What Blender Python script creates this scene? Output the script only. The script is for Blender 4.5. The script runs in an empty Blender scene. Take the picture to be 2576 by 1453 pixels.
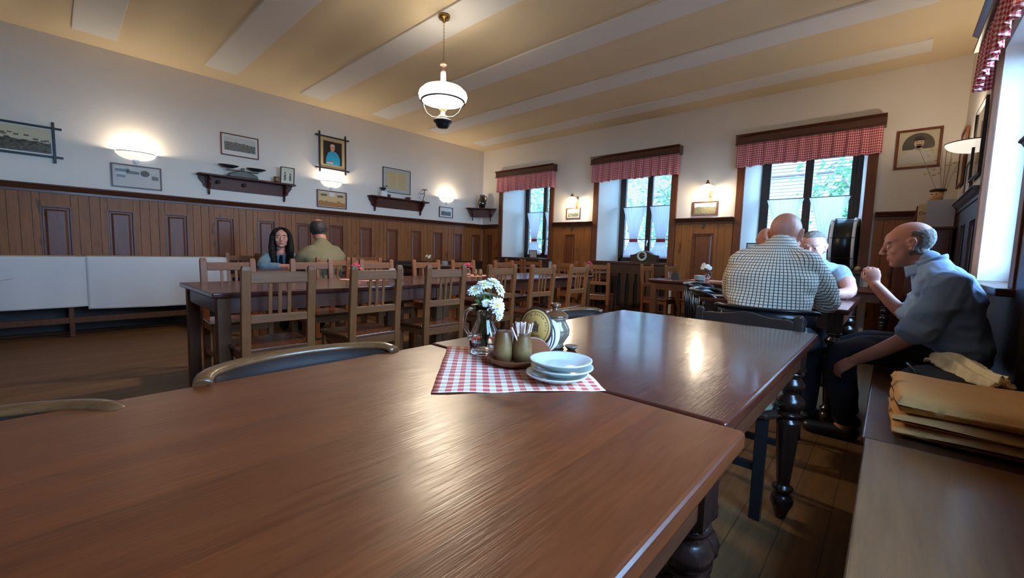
import bpy, bmesh, math, random
import numpy as np
from mathutils import Vector, Matrix, noise
C = bpy.context.scene.collection
scene = bpy.context.scene
PI = math.pi

# ------------------------------------------------------------ camera
K = 1.06/1.17*1.36
CAM = Vector((5.76514*K, -5.49289*K, 1.06))
W = 6.157*K            # right wall plane
H = 1.06+1.83*K        # ceiling height
YD = -9.6              # wall behind the camera
yaw, pitch, roll = -0.735109, -0.0881502, 0.0287588
fwd = Vector((math.sin(yaw)*math.cos(pitch), math.cos(yaw)*math.cos(pitch), math.sin(pitch)))
rt = Vector((math.cos(yaw), -math.sin(yaw), 0)); up = rt.cross(fwd)
r2 = rt*math.cos(roll)+up*math.sin(roll); u2 = -rt*math.sin(roll)+up*math.cos(roll)
cd = bpy.data.cameras.new('camera'); cam = bpy.data.objects.new('camera', cd); C.objects.link(cam)
cd.sensor_fit = 'HORIZONTAL'; cd.sensor_width = 36; cd.lens = 1048.61*36/2576; cd.clip_start = .02
m = Matrix((r2, u2, -fwd)).transposed().to_4x4(); m.translation = CAM
cam.matrix_world = m
scene.camera = cam

# ------------------------------------------------------------ world, exposure
wd = bpy.data.worlds.new('sky'); scene.world = wd; wd.use_nodes = True
nt = wd.node_tree; bg = nt.nodes['Background']
tc = nt.nodes.new('ShaderNodeTexCoord'); sp = nt.nodes.new('ShaderNodeSeparateXYZ'); cr = nt.nodes.new('ShaderNodeValToRGB')
nt.links.new(tc.outputs['Generated'], sp.inputs[0]); nt.links.new(sp.outputs['Z'], cr.inputs[0]); nt.links.new(cr.outputs[0], bg.inputs[0])
cr.color_ramp.elements[0].color = (.34, .60, 1, 1); cr.color_ramp.elements[1].color = (.28, .53, 1, 1)
bg.inputs[1].default_value = 21.0
scene.view_settings.view_transform = 'Standard'; scene.view_settings.look = 'None'
scene.view_settings.gamma = 1; scene.view_settings.use_curve_mapping = False
scene.view_settings.exposure = 0.88
scene.cycles.use_denoising = True
scene.cycles.max_bounces = 10; scene.cycles.diffuse_bounces = 6; scene.cycles.glossy_bounces = 4
scene.cycles.transparent_max_bounces = 16; scene.cycles.transmission_bounces = 8
scene.cycles.caustics_reflective = False; scene.cycles.caustics_refractive = False
scene.cycles.sample_clamp_indirect = 4

def lamp(name, kind, loc, power, color, size=.05, rot=None, size_y=None, parent=None):
    l = bpy.data.lights.new(name, kind); l.energy = power; l.color = color
    if kind == 'AREA':
        l.size = size
        if size_y: l.shape = 'RECTANGLE'; l.size_y = size_y
    else: l.shadow_soft_size = size
    o = bpy.data.objects.new(name, l); o.location = loc
    if rot: o.rotation_euler = rot
    if parent: o.parent = parent
    C.objects.link(o); return o
def portal(name, loc, rot, sx, sy):
    o = lamp(name, 'AREA', loc, 1, (1, 1, 1), sx, rot, sy); o.data.cycles.is_portal = True; return o

# ------------------------------------------------------------ materials
def mat(name, col, rough=.5, metal=0, **k):
    m = bpy.data.materials.new(name); m.use_nodes = True
    b = m.node_tree.nodes['Principled BSDF']
    b.inputs['Base Color'].default_value = (*col, 1); b.inputs['Roughness'].default_value = rough; b.inputs['Metallic'].default_value = metal
    for a, v in k.items(): b.inputs[a.replace('_', ' ')].default_value = v
    return m
def srgb(r, g, b):
    f = lambda c: (c/255/12.92 if c <= 10 else ((c/255+.055)/1.055)**2.4)
    return (f(r), f(g), f(b))
class N:
    def __init__(s, m): s.t = m.node_tree; s.b = s.t.nodes['Principled BSDF']
    def n(s, t, **k):
        x = s.t.nodes.new(t)
        for a, v in k.items(): setattr(x, a, v)
        return x
    def l(s, a, b): s.t.links.new(a, b)
    def coord(s, kind='Object', scale=(1, 1, 1), loc=(0, 0, 0)):
        a = s.n('ShaderNodeTexCoord'); b = s.n('ShaderNodeMapping'); b.inputs['Scale'].default_value = scale; b.inputs['Location'].default_value = loc
        s.l(a.outputs[kind], b.inputs[0]); return b.outputs[0]
    def noise(s, v, scale, detail=4, rough=.6, dist=0):
        x = s.n('ShaderNodeTexNoise'); x.inputs['Scale'].default_value = scale; x.inputs['Detail'].default_value = detail
        x.inputs['Roughness'].default_value = rough; x.inputs['Distortion'].default_value = dist; s.l(v, x.inputs['Vector']); return x.outputs['Fac']
    def ramp(s, f, *st):
        x = s.n('ShaderNodeValToRGB'); e = x.color_ramp.elements
        while len(e) < len(st): e.new(.5)
        for i, (p, c) in enumerate(st): e[i].position = p; e[i].color = (*c, 1) if len(c) == 3 else c
        s.l(f, x.inputs[0]); return x.outputs[0]
    def mix(s, f, a, b, mode='MIX'):
        x = s.n('ShaderNodeMix', data_type='RGBA', blend_type=mode)
        for i, v in ((0, f), (6, a), (7, b)):
            if hasattr(v, 'is_linked'): s.l(v, x.inputs[i])
            else: x.inputs[i].default_value = v if i == 0 else (*v, 1)
        return x.outputs[2]
    def math(s, op, a, b=0):
        x = s.n('ShaderNodeMath', operation=op)
        for i, v in ((0, a), (1, b)):
            if hasattr(v, 'is_linked'): s.l(v, x.inputs[i])
            else: x.inputs[i].default_value = v
        return x.outputs[0]
    def sep(s, v):
        x = s.n('ShaderNodeSeparateXYZ'); s.l(v, x.inputs[0]); return x.outputs
    def bump(s, h, st, dist=.01):
        x = s.n('ShaderNodeBump'); x.inputs['Strength'].default_value = st; x.inputs['Distance'].default_value = dist
        s.l(h, x.inputs['Height']); s.l(x.outputs[0], s.b.inputs['Normal'])
def wood(name, c1, c2, axis='y', rough=.4, plank=0, pax='x', scale=1, bump=.15, coat=0, knots=0, spec=.5):
    m = mat(name, c1, rough); q = N(m)
    st = {'x': (1.2, 14, 14), 'y': (14, 1.2, 14), 'z': (14, 14, 1.2)}[axis]
    v = q.coord('Object', tuple(a*scale for a in st)); f = q.noise(v, 2.2, 6, .65, .6)
    v2 = q.coord('Object', tuple(a*scale*5 for a in st)); g = q.noise(v2, 3, 3, .6)
    mid = tuple((a+b)/2 for a, b in zip(c1, c2))
    col = q.ramp(f, (.25, c2), (.5, mid), (.75, c1))
    col = q.mix(.22, col, q.ramp(g, (.35, c2), (.6, c1)))
    if knots:
        k = q.noise(q.coord('Object', (7, 7, 3)), 1.6, 1, .3); kk = q.ramp(k, (.0, (0, 0, 0)), (.71, (0, 0, 0)), (.77, (1, 1, 1)))
        col = q.mix(q.math('MULTIPLY', kk, knots), col, tuple(x*.4 for x in c2))
    if plank:
        o = q.sep(q.coord())['XYZ'.index(pax.upper())]
        fl = q.math('FLOOR', q.math('DIVIDE', o, plank)); fr = q.math('FRACT', q.math('DIVIDE', o, plank)); sea = .22 if plank == .145 else .7
        wn = q.n('ShaderNodeTexWhiteNoise', noise_dimensions='1D'); q.l(fl, wn.inputs['W'])
        col = q.mix(q.math('MULTIPLY', wn.outputs['Value'], .38), col, tuple(x*.45 for x in mid))
        seam = q.math('LESS_THAN', q.math('ABSOLUTE', q.math('SUBTRACT', fr, .5)), .485)
        inv = q.math('SUBTRACT', 1, seam); col = q.mix(q.math('MULTIPLY', inv, sea), col, tuple(x*.2 for x in c2))
    q.l(col, q.b.inputs['Base Color'])
    q.l(q.math('ADD', q.math('MULTIPLY', g, .22), rough-.11), q.b.inputs['Roughness'])
    q.bump(q.math('ADD', f, g), bump, .003)
    if plank == .145:
        h = q.noise(q.coord('Object', (260, 12, 60)), 1.0, 3, .6); w2 = q.noise(q.coord('Object', (9, 5, 5)), 1.0, 2, .5); q.bump(q.math('ADD', q.math('ADD', h, q.math('MULTIPLY', g, .5)), q.math('MULTIPLY', w2, 5)), .30, .0014)
    q.b.inputs['Coat Weight'].default_value = coat; q.b.inputs['Coat Roughness'].default_value = .12
    q.b.inputs['Specular IOR Level'].default_value = spec
    return m
def noisy(name, c1, c2, scale=4, rough=.6, bump=0, bscale=60, **k):
    m = mat(name, c1, rough, **k); q = N(m); v = q.coord()
    q.l(q.mix(q.noise(v, scale), c1, c2), q.b.inputs['Base Color'])
    if bump: q.bump(q.noise(v, bscale, 3), bump, .004)
    return m
def checks(name, c0, c1, per, uv=True, duty=.5, axes='XY', rough=.9, mid=.5, lines=False, trans=0):
    m = mat(name, c0, rough); q = N(m); s = q.sep(q.coord('UV' if uv else 'Object'))
    def st(a):
        f = q.math('FRACT', q.math('DIVIDE', s['XYZ'.index(a)], per)); return q.math('LESS_THAN', f, duty)
    a, b = st(axes[0]), st(axes[1])
    if lines: f = q.math('MULTIPLY', q.math('MAXIMUM', a, b), 1)
    else: f = q.math('MULTIPLY', q.math('ADD', a, b), .5)
    md = tuple(x*(1-mid)+y*mid for x, y in zip(c0, c1))
    col = q.ramp(f, (0, c0), (.5, md), (1, c1))
    q.l(col, q.b.inputs['Base Color']); q.bump(q.noise(q.coord('Object'), 300, 2), .2, .002)
    return m
def emis(name, col, st, base=(.9, .9, .85)):
    m = mat(name, base, .3); b = m.node_tree.nodes['Principled BSDF']; b.inputs['Emission Color'].default_value = (*col, 1); b.inputs['Emission Strength'].default_value = st
    return m
def sheer(name, col, op):
    m = bpy.data.materials.new(name); m.use_nodes = True; t = m.node_tree; t.nodes.clear()
    o = t.nodes.new('ShaderNodeOutputMaterial'); a = t.nodes.new('ShaderNodeBsdfTranslucent'); d = t.nodes.new('ShaderNodeBsdfDiffuse'); tr = t.nodes.new('ShaderNodeBsdfTransparent')
    a.inputs[0].default_value = (*col, 1); d.inputs[0].default_value = (*col, 1)
    x = t.nodes.new('ShaderNodeMixShader'); y = t.nodes.new('ShaderNodeMixShader'); x.inputs[0].default_value = .45
    t.links.new(a.outputs[0], x.inputs[1]); t.links.new(d.outputs[0], x.inputs[2]); y.inputs[0].default_value = op
    t.links.new(tr.outputs[0], y.inputs[1]); t.links.new(x.outputs[0], y.inputs[2]); t.links.new(y.outputs[0], o.inputs[0]); return m
def panes(name, tint=(.95, 1, 1), gl=.08):
    m = bpy.data.materials.new(name); m.use_nodes = True; t = m.node_tree; t.nodes.clear()
    o = t.nodes.new('ShaderNodeOutputMaterial'); tr = t.nodes.new('ShaderNodeBsdfTransparent'); g = t.nodes.new('ShaderNodeBsdfGlossy'); x = t.nodes.new('ShaderNodeMixShader')
    tr.inputs[0].default_value = (*tint, 1); g.inputs['Roughness'].default_value = .02; x.inputs[0].default_value = gl
    t.links.new(tr.outputs[0], x.inputs[1]); t.links.new(g.outputs[0], x.inputs[2]); t.links.new(x.outputs[0], o.inputs[0]); return m

M = {}
M['plaster'] = noisy('wall_plaster', srgb(234, 226, 214), srgb(227, 218, 206), 3, .9, .25, 70)
M['ceil'] = noisy('ceiling_tan', srgb(236, 216, 178), srgb(228, 207, 168), 2, .9, .15, 60)
M['strip'] = noisy('ceiling_cream', srgb(238, 234, 226), srgb(232, 228, 219), 3, .9, .15, 60)
M['floor'] = wood('floor_boards', srgb(134, 96, 56), srgb(84, 56, 34), 'y', .55, plank=.14, pax='x', bump=.3, spec=.3)
M['top1'] = wood('tabletop_orange_brown', srgb(126, 58, 24), srgb(84, 36, 15), 'y', .33, plank=.145, pax='x', scale=.6, bump=.08, coat=.0)
M['top2'] = wood('tabletop_red_brown', srgb(88, 36, 24), srgb(62, 24, 18), 'y', .22, plank=.145, pax='x', scale=.6, bump=.09, coat=.5)
M['tablewood'] = wood('table_wood', srgb(96, 50, 28), srgb(62, 31, 19), 'y', .34, bump=.1, coat=.2)
M['legwood'] = wood('table_leg_wood', srgb(104, 62, 32), srgb(66, 38, 20), 'z', .5, spec=.25)
M['turned'] = wood('dark_turned_wood', srgb(52, 30, 22), srgb(28, 17, 14), 'z', .25, coat=.3)
M['chair'] = wood('chair_oak', srgb(142, 84, 42), srgb(98, 56, 28), 'z', .42, bump=.12, coat=0, spec=.35)
M['chairx'] = wood('chair_oak_rail', srgb(142, 84, 42), srgb(98, 56, 28), 'x', .42, bump=.12, coat=0, spec=.35)
M['seat'] = wood('chair_seat_wood', srgb(112, 66, 40), srgb(78, 44, 28), 'y', .25, bump=.1, coat=.35)
M['wains'] = wood('wainscot_pine', srgb(156, 96, 46), srgb(108, 62, 29), 'z', .45, knots=.7, bump=.12, coat=0, scale=.8, spec=.3)
M['wainsp'] = wood('wainscot_panel', srgb(122, 66, 34), srgb(84, 42, 24), 'z', .38, knots=.6, bump=.1, coat=0, scale=.8, spec=.4)
M['rail'] = wood('dark_rail_wood', srgb(100, 50, 28), srgb(62, 30, 19), 'y', .35, coat=.1)
M['railx'] = wood('dark_rail_wood_x', srgb(92, 52, 34), srgb(60, 32, 22), 'x', .35, coat=.2)
M['casing'] = wood('window_casing_wood', srgb(124, 68, 36), srgb(78, 42, 24), 'z', .5, knots=.4, spec=.3)
M['frame'] = wood('window_frame_dark', srgb(66, 44, 36), srgb(40, 27, 22), 'z', .4)
M['shelf'] = wood('shelf_dark_wood', srgb(92, 44, 30), srgb(56, 27, 20), 'y', .45, spec=.3)
M['bent'] = wood('bentwood_brown', srgb(122, 78, 44), srgb(74, 44, 25), 'x', .3, coat=.3)
M['bentd'] = wood('bentwood_inner_dark', srgb(50, 32, 24), srgb(32, 20, 16), 'x', .55, spec=.2)
M['blackw'] = mat('black_lacquer', (.012, .012, .015), .28)
M['bench1'] = wood('bench_seat_light', srgb(156, 104, 62), srgb(112, 72, 42), 'y', .42, bump=.2, coat=.1)
M['bench2'] = wood('bench_seat_dark', srgb(96, 62, 40), srgb(66, 42, 28), 'y', .34, bump=.1, coat=.1)
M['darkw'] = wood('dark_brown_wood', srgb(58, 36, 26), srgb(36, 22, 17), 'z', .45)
M['grille'] = wood('radiator_cover_wood', srgb(84, 54, 36), srgb(54, 34, 24), 'z', .45)
M['black'] = mat('black', (.01, .01, .011), .4)
M['recess_shade'] = mat('painted_recess_shade', (.012, .01, .009), .8)  # near-black colour painting the shade behind the cover slots
M['cloth'] = noisy('white_tablecloth', srgb(206, 202, 200), srgb(196, 193, 192), 5, .9, .2, 200)
M['ging'] = checks('gingham_valance', srgb(246, 202, 200), srgb(168, 8, 36), .030, mid=.66)
M['mat'] = checks('gingham_placemat', srgb(236, 226, 206), srgb(214, 74, 60), .0265, mid=.55)
M['tie'] = checks('gingham_tieback', srgb(220, 90, 90), srgb(120, 10, 30), .02, mid=.6)
M['sheer'] = sheer('sheer_curtain', (.98, .97, 1), .82)
M['pane'] = panes('window_glass')
M['blind'] = mat('blind_slat', (.42, .46, .48), .5)
M['white'] = mat('white_glaze', srgb(204, 206, 200), .12, Coat_Weight=.5)
M['whitep'] = mat('white_paint', (.8, .8, .8), .5)
M['brass'] = mat('aged_brass', srgb(176, 134, 66), .32, 1)
M['chrome'] = mat('chrome', (.7, .7, .72), .2, 1)
M['iron'] = mat('dark_iron', (.035, .04, .038), .4, .4)
M['shade'] = emis('milk_glass_lit', (1, .92, .78), 1.6)
M['shade2'] = emis('milk_glass_bowl_lit', (1, .90, .74), .5)
M['shade3'] = emis('pendant_glass_lit', (1, .94, .84), 3)
M['glass'] = mat('clear_glass', (1, 1, 1), .0, Transmission_Weight=1.0, IOR=1.45)
M['water'] = mat('water', (1, 1, 1), 0, Transmission_Weight=1.0, IOR=1.33)
M['chim'] = sheer('lamp_chimney_glass', (1, .96, .86), .45)
M['skin'] = noisy('skin', srgb(196, 132, 108), srgb(180, 110, 90), 14, .5, .08, 120)
M['skin2'] = noisy('skin_pale', srgb(214, 160, 144), srgb(198, 138, 122), 14, .5, .08, 120)
M['skin3'] = noisy('skin_tan', srgb(206, 142, 118), srgb(184, 118, 98), 14, .5, .08, 120)
M['eyew'] = mat('eye_white', (.6, .58, .55), .2); M['eyed'] = mat('eye_dark', (.02, .015, .012), .2); M['lip'] = mat('lips', srgb(168, 92, 82), .45)
M['stub'] = noisy('cropped_grey_hair', srgb(150, 140, 132), srgb(108, 98, 92), 60, .8, .3, 300)
M['hairb'] = mat('black_hair', (.006, .005, .005), .6, Specular_IOR_Level=.25); M['hairbr'] = noisy('dark_brown_hair', (.03, .02, .016), (.05, .034, .026), 40, .6, .4, 200)
M['hairg'] = noisy('grey_hair', srgb(150, 138, 126), srgb(98, 88, 80), 50, .7, .5, 250)
M['plaid'] = checks('checked_shirt', srgb(226, 212, 192), srgb(60, 54, 48), .0165, duty=.2, lines=True)
M['greysh'] = noisy('grey_tshirt', srgb(150, 160, 168), srgb(136, 146, 154), 12, .9)
M['bluesh'] = noisy('blue_shirt', srgb(152, 178, 212), srgb(140, 166, 202), 12, .8)
M['greensh'] = noisy('olive_tshirt', srgb(122, 112, 82), srgb(108, 98, 70), 10, .9)
M['denim'] = noisy('denim', srgb(128, 160, 184), srgb(92, 124, 150), 16, .9, .3, 200)
M['navy'] = noisy('navy_trousers', srgb(32, 34, 48), srgb(22, 24, 34), 10, .9)
M['dark'] = noisy('dark_cloth', srgb(36, 34, 36), srgb(24, 22, 24), 10, .9)
M['burlap'] = noisy('felt_blanket', srgb(220, 168, 104), srgb(198, 146, 86), 8, .95, .6, 160)
M['cream'] = noisy('cream_knit', srgb(242, 226, 186), srgb(226, 206, 164), 20, .95, .6, 90)
M['amber'] = mat('amber_card', srgb(214, 156, 84), .55); M['offw'] = mat('offwhite_card', srgb(226, 216, 196), .55); M['ink'] = mat('printed_ink', srgb(48, 34, 26), .7)
M['stone'] = None
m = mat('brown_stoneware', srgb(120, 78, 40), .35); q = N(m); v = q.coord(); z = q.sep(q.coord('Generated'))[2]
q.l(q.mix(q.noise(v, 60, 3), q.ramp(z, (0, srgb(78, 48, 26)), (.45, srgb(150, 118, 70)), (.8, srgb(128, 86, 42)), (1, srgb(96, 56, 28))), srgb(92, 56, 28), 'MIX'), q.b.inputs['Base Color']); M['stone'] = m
M['glaze'] = mat('brown_glaze', srgb(96, 58, 34), .12, Coat_Weight=.6); M['glazeg'] = mat('grey_brown_glaze', srgb(112, 92, 76), .14, Coat_Weight=.6)
M['terra'] = mat('polished_terracotta', srgb(122, 66, 34), .3)
M['pick'] = mat('toothpick_paper', srgb(230, 190, 172), .5, Transmission_Weight=.25)
M['petal'] = mat('white_petal', srgb(240, 238, 226), .6); M['yellow'] = mat('yellow_centre', srgb(226, 170, 40), .7); M['green'] = noisy('leaf_green', srgb(50, 84, 34), srgb(34, 62, 24), 20, .5); M['stem'] = mat('stem_green', srgb(92, 110, 48), .5)
M['pink'] = mat('pink_petal', srgb(238, 110, 130), .6); M['beer'] = mat('dark_beer', (.02, .006, .003), .1); M['foam'] = mat('beer_foam', srgb(240, 228, 205), .8)
M['grass'] = noisy('outdoor_paving', srgb(92, 90, 88), srgb(80, 78, 76), 3, .9); M['leafo'] = noisy('outdoor_leaf', srgb(104, 156, 96), srgb(60, 110, 64), 3, .7); M['bark'] = mat('bark', srgb(86, 70, 56), .9)
M['facade'] = noisy('facade_plaster', srgb(168, 160, 160), srgb(156, 148, 148), 1, .9); M['facade2'] = mat('facade_pink', srgb(160, 130, 132), .9); M['roof'] = mat('roof_tile', srgb(130, 98, 92), .9)
M['redp'] = mat('red_paint', srgb(190, 50, 50), .5); M['teal'] = mat('teal_paint', srgb(40, 150, 170), .5)
# ------------------------------------------------------------ mesh building
class MB:
    def __init__(s): s.v = []; s.f = []; s.m = []; s.sm = []; s.uv = None
    def add(s, vs, fs, mi=0, smooth=False, X=None):
        o = len(s.v)
        for p in vs:
            p = Vector(p); s.v.append(tuple(X @ p) if X is not None else tuple(p))
        for f in fs: s.f.append(tuple(o+i for i in f)); s.m.append(mi); s.sm.append(smooth)
        return s
    def box(s, a, b, mi=0, X=None):
        x0, y0, z0 = (min(a[i], b[i]) for i in range(3)); x1, y1, z1 = (max(a[i], b[i]) for i in range(3))
        vs = [(x0, y0, z0), (x1, y0, z0), (x1, y1, z0), (x0, y1, z0), (x0, y0, z1), (x1, y0, z1), (x1, y1, z1), (x0, y1, z1)]
        return s.add(vs, [(0, 3, 2, 1), (4, 5, 6, 7), (0, 1, 5, 4), (1, 2, 6, 5), (2, 3, 7, 6), (3, 0, 4, 7)], mi, False, X)
    def bar(s, p, q, w, d, side=(1, 0, 0), mi=0):
        p, q = Vector(p), Vector(q); t = (q-p).normalized(); sd = Vector(side); sd = (sd-t*sd.dot(t)).normalized(); n = t.cross(sd)
        vs = [c+sd*(w/2*i)+n*(d/2*j) for c in (p, q) for i, j in ((-1, -1), (1, -1), (1, 1), (-1, 1))]
        return s.add(vs, [(0, 3, 2, 1), (4, 5, 6, 7), (0, 1, 5, 4), (1, 2, 6, 5), (2, 3, 7, 6), (3, 0, 4, 7)], mi)
    def tube(s, pts, r, seg=8, mi=0, side=None, caps=True, closed=False):
        pts = [Vector(p) for p in pts]; n = len(pts); rr = r if isinstance(r, list) else [r]*n
        o = len(s.v); prev = Vector(side) if side else None
        for i, p in enumerate(pts):
            if closed: t = (pts[(i+1) % n]-pts[i-1]).normalized()
            else: t = (pts[min(i+1, n-1)]-pts[max(i-1, 0)]).normalized()
            if prev is None: prev = Vector((0, 0, 1)) if abs(t.z) < .9 else Vector((1, 0, 0))
            a = (prev-t*prev.dot(t)).normalized(); b = t.cross(a); prev = a
            ra, rb = rr[i] if isinstance(rr[i], (list, tuple)) else (rr[i], rr[i])
            for k in range(seg):
                th = 2*PI*k/seg; s.v.append(tuple(p+a*(ra*math.cos(th))+b*(rb*math.sin(th))))
        for i in range(n if closed else n-1):
            for k in range(seg):
                a0 = o+i*seg+k; a1 = o+i*seg+(k+1) % seg; j = (i+1) % n; b0 = o+j*seg+k; b1 = o+j*seg+(k+1) % seg
                s.f.append((a0, a1, b1, b0)); s.m.append(mi); s.sm.append(True)
        if caps and not closed:
            s.f.append(tuple(o+k for k in reversed(range(seg)))); s.m.append(mi); s.sm.append(False)
            s.f.append(tuple(o+(n-1)*seg+k for k in range(seg))); s.m.append(mi); s.sm.append(False)
        return s
    def lathe(s, prof, seg=24, mi=0, X=None, caps=True, smooth=True):
        o = len(s.v); vs = []; fs = []
        for r, z in prof:
            for k in range(seg):
                th = 2*PI*k/seg; vs.append((r*math.cos(th), r*math.sin(th), z))
        for i in range(len(prof)-1):
            for k in range(seg):
                fs.append((i*seg+k, i*seg+(k+1) % seg, (i+1)*seg+(k+1) % seg, (i+1)*seg+k))
        s.add(vs, fs, mi, smooth, X)
        if caps:
            n = len(prof)-1
            for ring, rev in ((0, True), (n, False)):
                if prof[ring][0] > 1e-5:
                    idx = [o+ring*seg+k for k in range(seg)]
                    s.f.append(tuple(reversed(idx)) if rev else tuple(idx)); s.m.append(mi); s.sm.append(False)
        return s
    def ell(s, c, r, mi=0, X=None, seg=12, rings=8):
        R = Matrix.Translation(Vector(c)) if X is None else X @ Matrix.Translation(Vector(c))
        prof = [(math.sin(PI*i/rings), -math.cos(PI*i/rings)) for i in range(rings+1)]; prof[0] = (1e-4, -1); prof[-1] = (1e-4, 1)
        return s.lathe(prof, seg, mi, R @ Matrix.Diagonal((*r, 1)), caps=True)
    def poly(s, pts2, y0, y1, mi=0, X=None, axes='xz'):
        """closed outline in a plane, extruded along the third axis"""
        n = len(pts2); mp = {'xz': lambda a, b, c: (a, c, b), 'xy': lambda a, b, c: (a, b, c), 'yz': lambda a, b, c: (c, a, b)}[axes]
        vs = [mp(a, b, y0) for a, b in pts2]+[mp(a, b, y1) for a, b in pts2]
        fs = [tuple(range(n)), tuple(reversed(range(n, 2*n)))]+[(i, n+i, n+(i+1) % n, (i+1) % n) for i in range(n)]
        return s.add(vs, fs, mi, False, X)
    def grid(s, nu, nv, fn, mi=0, smooth=True):
        o = len(s.v)
        for j in range(nv+1):
            for i in range(nu+1): s.v.append(tuple(fn(i/nu, j/nv)))
        for j in range(nv):
            for i in range(nu):
                a = o+j*(nu+1)+i; s.f.append((a, a+1, a+nu+2, a+nu+1)); s.m.append(mi); s.sm.append(smooth)
        return s
    def mesh(s, name, mats):
        me = bpy.data.meshes.new(name); me.from_pydata(s.v, [], s.f); mats = mats if isinstance(mats, (list, tuple)) else [mats]
        for x in mats: me.materials.append(x)
        me.polygons.foreach_set('material_index', s.m); me.polygons.foreach_set('use_smooth', s.sm)
        bm = bmesh.new(); bm.from_mesh(me); bmesh.ops.recalc_face_normals(bm, faces=bm.faces); bm.to_mesh(me); bm.free()
        if s.uv:
            l = me.uv_layers.new(name='UVMap')
            for lo in me.loops: l.data[lo.index].uv = s.uv[lo.vertex_index]
        me.update(); return me
def obj(name, mb, mats, parent=None, bevel=0, loc=None, seg=2):
    me = mb.mesh(name, mats) if isinstance(mb, MB) else mb
    o = bpy.data.objects.new(name, me); C.objects.link(o)
    if parent: o.parent = parent
    if loc: o.location = loc
    if bevel:
        b = o.modifiers.new('bevel', 'BEVEL'); b.width = bevel; b.segments = seg; b.limit_method = 'ANGLE'; b.angle_limit = .6; b.harden_normals = False
    return o
def tag(o, label=None, cat=None, group=None, kind=None):
    for k, v in (('label', label), ('category', cat), ('group', group), ('kind', kind)):
        if v: o[k] = v
    return o
def thing(name, label, cat, loc=(0, 0, 0), rz=0, group=None):
    o = bpy.data.objects.new(name, None); C.objects.link(o); o.location = loc; o.rotation_euler = (0, 0, rz); o.empty_display_size = .1
    return tag(o, label, cat, group)
def struct(name, mb, mats, parent=None, bevel=0):
    o = obj(name, mb, mats, parent, bevel)
    if not parent: o['kind'] = 'structure'
    return o
def dup(root, loc, rz, label=None, group=None):
    r = root.copy(); C.objects.link(r); r.location = loc; r.rotation_euler = (0, 0, rz)
    if label: r['label'] = label
    if group: r['group'] = group
    for ch in list(root.children):
        c = ch.copy(); C.objects.link(c); c.parent = r
        for g in ch.children:
            d = g.copy(); C.objects.link(d); d.parent = c
    return r
def text(name, body, size, mt, parent, loc, rot, ext=.0004, align='CENTER'):
    cu = bpy.data.curves.new('t', 'FONT'); cu.body = body; cu.size = size; cu.align_x = align; cu.align_y = 'CENTER'; cu.extrude = ext; cu.resolution_u = 2
    o = bpy.data.objects.new('t', cu); C.objects.link(o); dg = bpy.context.evaluated_depsgraph_get()
    me = bpy.data.meshes.new_from_object(o.evaluated_get(dg)); bpy.data.objects.remove(o)
    me.materials.clear(); me.materials.append(mt)
    o = bpy.data.objects.new(name, me); C.objects.link(o); o.parent = parent; o.location = loc; o.rotation_euler = rot; return o
def T(x=0, y=0, z=0): return Matrix.Translation((x, y, z))
def Rz(a): return Matrix.Rotation(a, 4, 'Z')
def Rx(a): return Matrix.Rotation(a, 4, 'X')
def Ry(a): return Matrix.Rotation(a, 4, 'Y')

# ------------------------------------------------------------ room shell
TH = .68
OB = [(.65, 1.95), (3.06, 4.39), (5.45, 6.79)]       # window openings in the back wall
OC = [(-3.50, -2.12), (-6.6, -5.2)]                  # window openings in the right wall
ZS, ZT = .95, 2.62
def wallrun(mb, a0, a1, ops, thick, splay, put):
    """piers, spandrels and lintels of a thick wall with splayed reveals"""
    xs = [a0]
    for o in ops: xs += list(o)
    xs.append(a1)
    for i in range(0, len(xs), 2):
        p, q = xs[i], xs[i+1]; sp = 0 if i == 0 else -splay; sq = 0 if i+2 >= len(xs) else splay
        vs = [put(p, 0, 0), put(q, 0, 0), put(q+sq, thick, 0), put(p+sp, thick, 0)]
        vs += [put(p, 0, H+.12), put(q, 0, H+.12), put(q+sq, thick, H+.12), put(p+sp, thick, H+.12)]
        mb.add(vs, [(0, 3, 2, 1), (4, 5, 6, 7), (0, 1, 5, 4), (1, 2, 6, 5), (2, 3, 7, 6), (3, 0, 4, 7)])
    for p, q in ops:
        for z0, z1 in ((0, ZS-.04), (ZT, H+.12)):
            vs = [put(p, 0, z0), put(q, 0, z0), put(q-splay, thick, z0), put(p+splay, thick, z0), put(p, 0, z1), put(q, 0, z1), put(q-splay, thick, z1), put(p+splay, thick, z1)]
            mb.add(vs, [(0, 3, 2, 1), (4, 5, 6, 7), (0, 1, 5, 4), (1, 2, 6, 5), (2, 3, 7, 6), (3, 0, 4, 7)])
mb = MB(); wallrun(mb, -.3, W+.3, OB, TH+.14, .085, lambda a, d, z: (a, d, z)); struct('wall_back', mb, M['plaster'])
mb = MB(); wallrun(mb, -9.9, -.0, sorted(OC), .34, .0, lambda a, d, z: (W+d, a, z)); struct('wall_right', mb, M['plaster'])
struct('wall_left', MB().box((-.3, YD-.3, 0), (0, 0, H+.12)), M['plaster'])
struct('wall_front', MB().box((0, YD-.3, 0), (W, YD, H+.12)), M['plaster'])
struct('floor', MB().box((0, YD, -.1), (W, 0, 0)), M['floor'])
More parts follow.
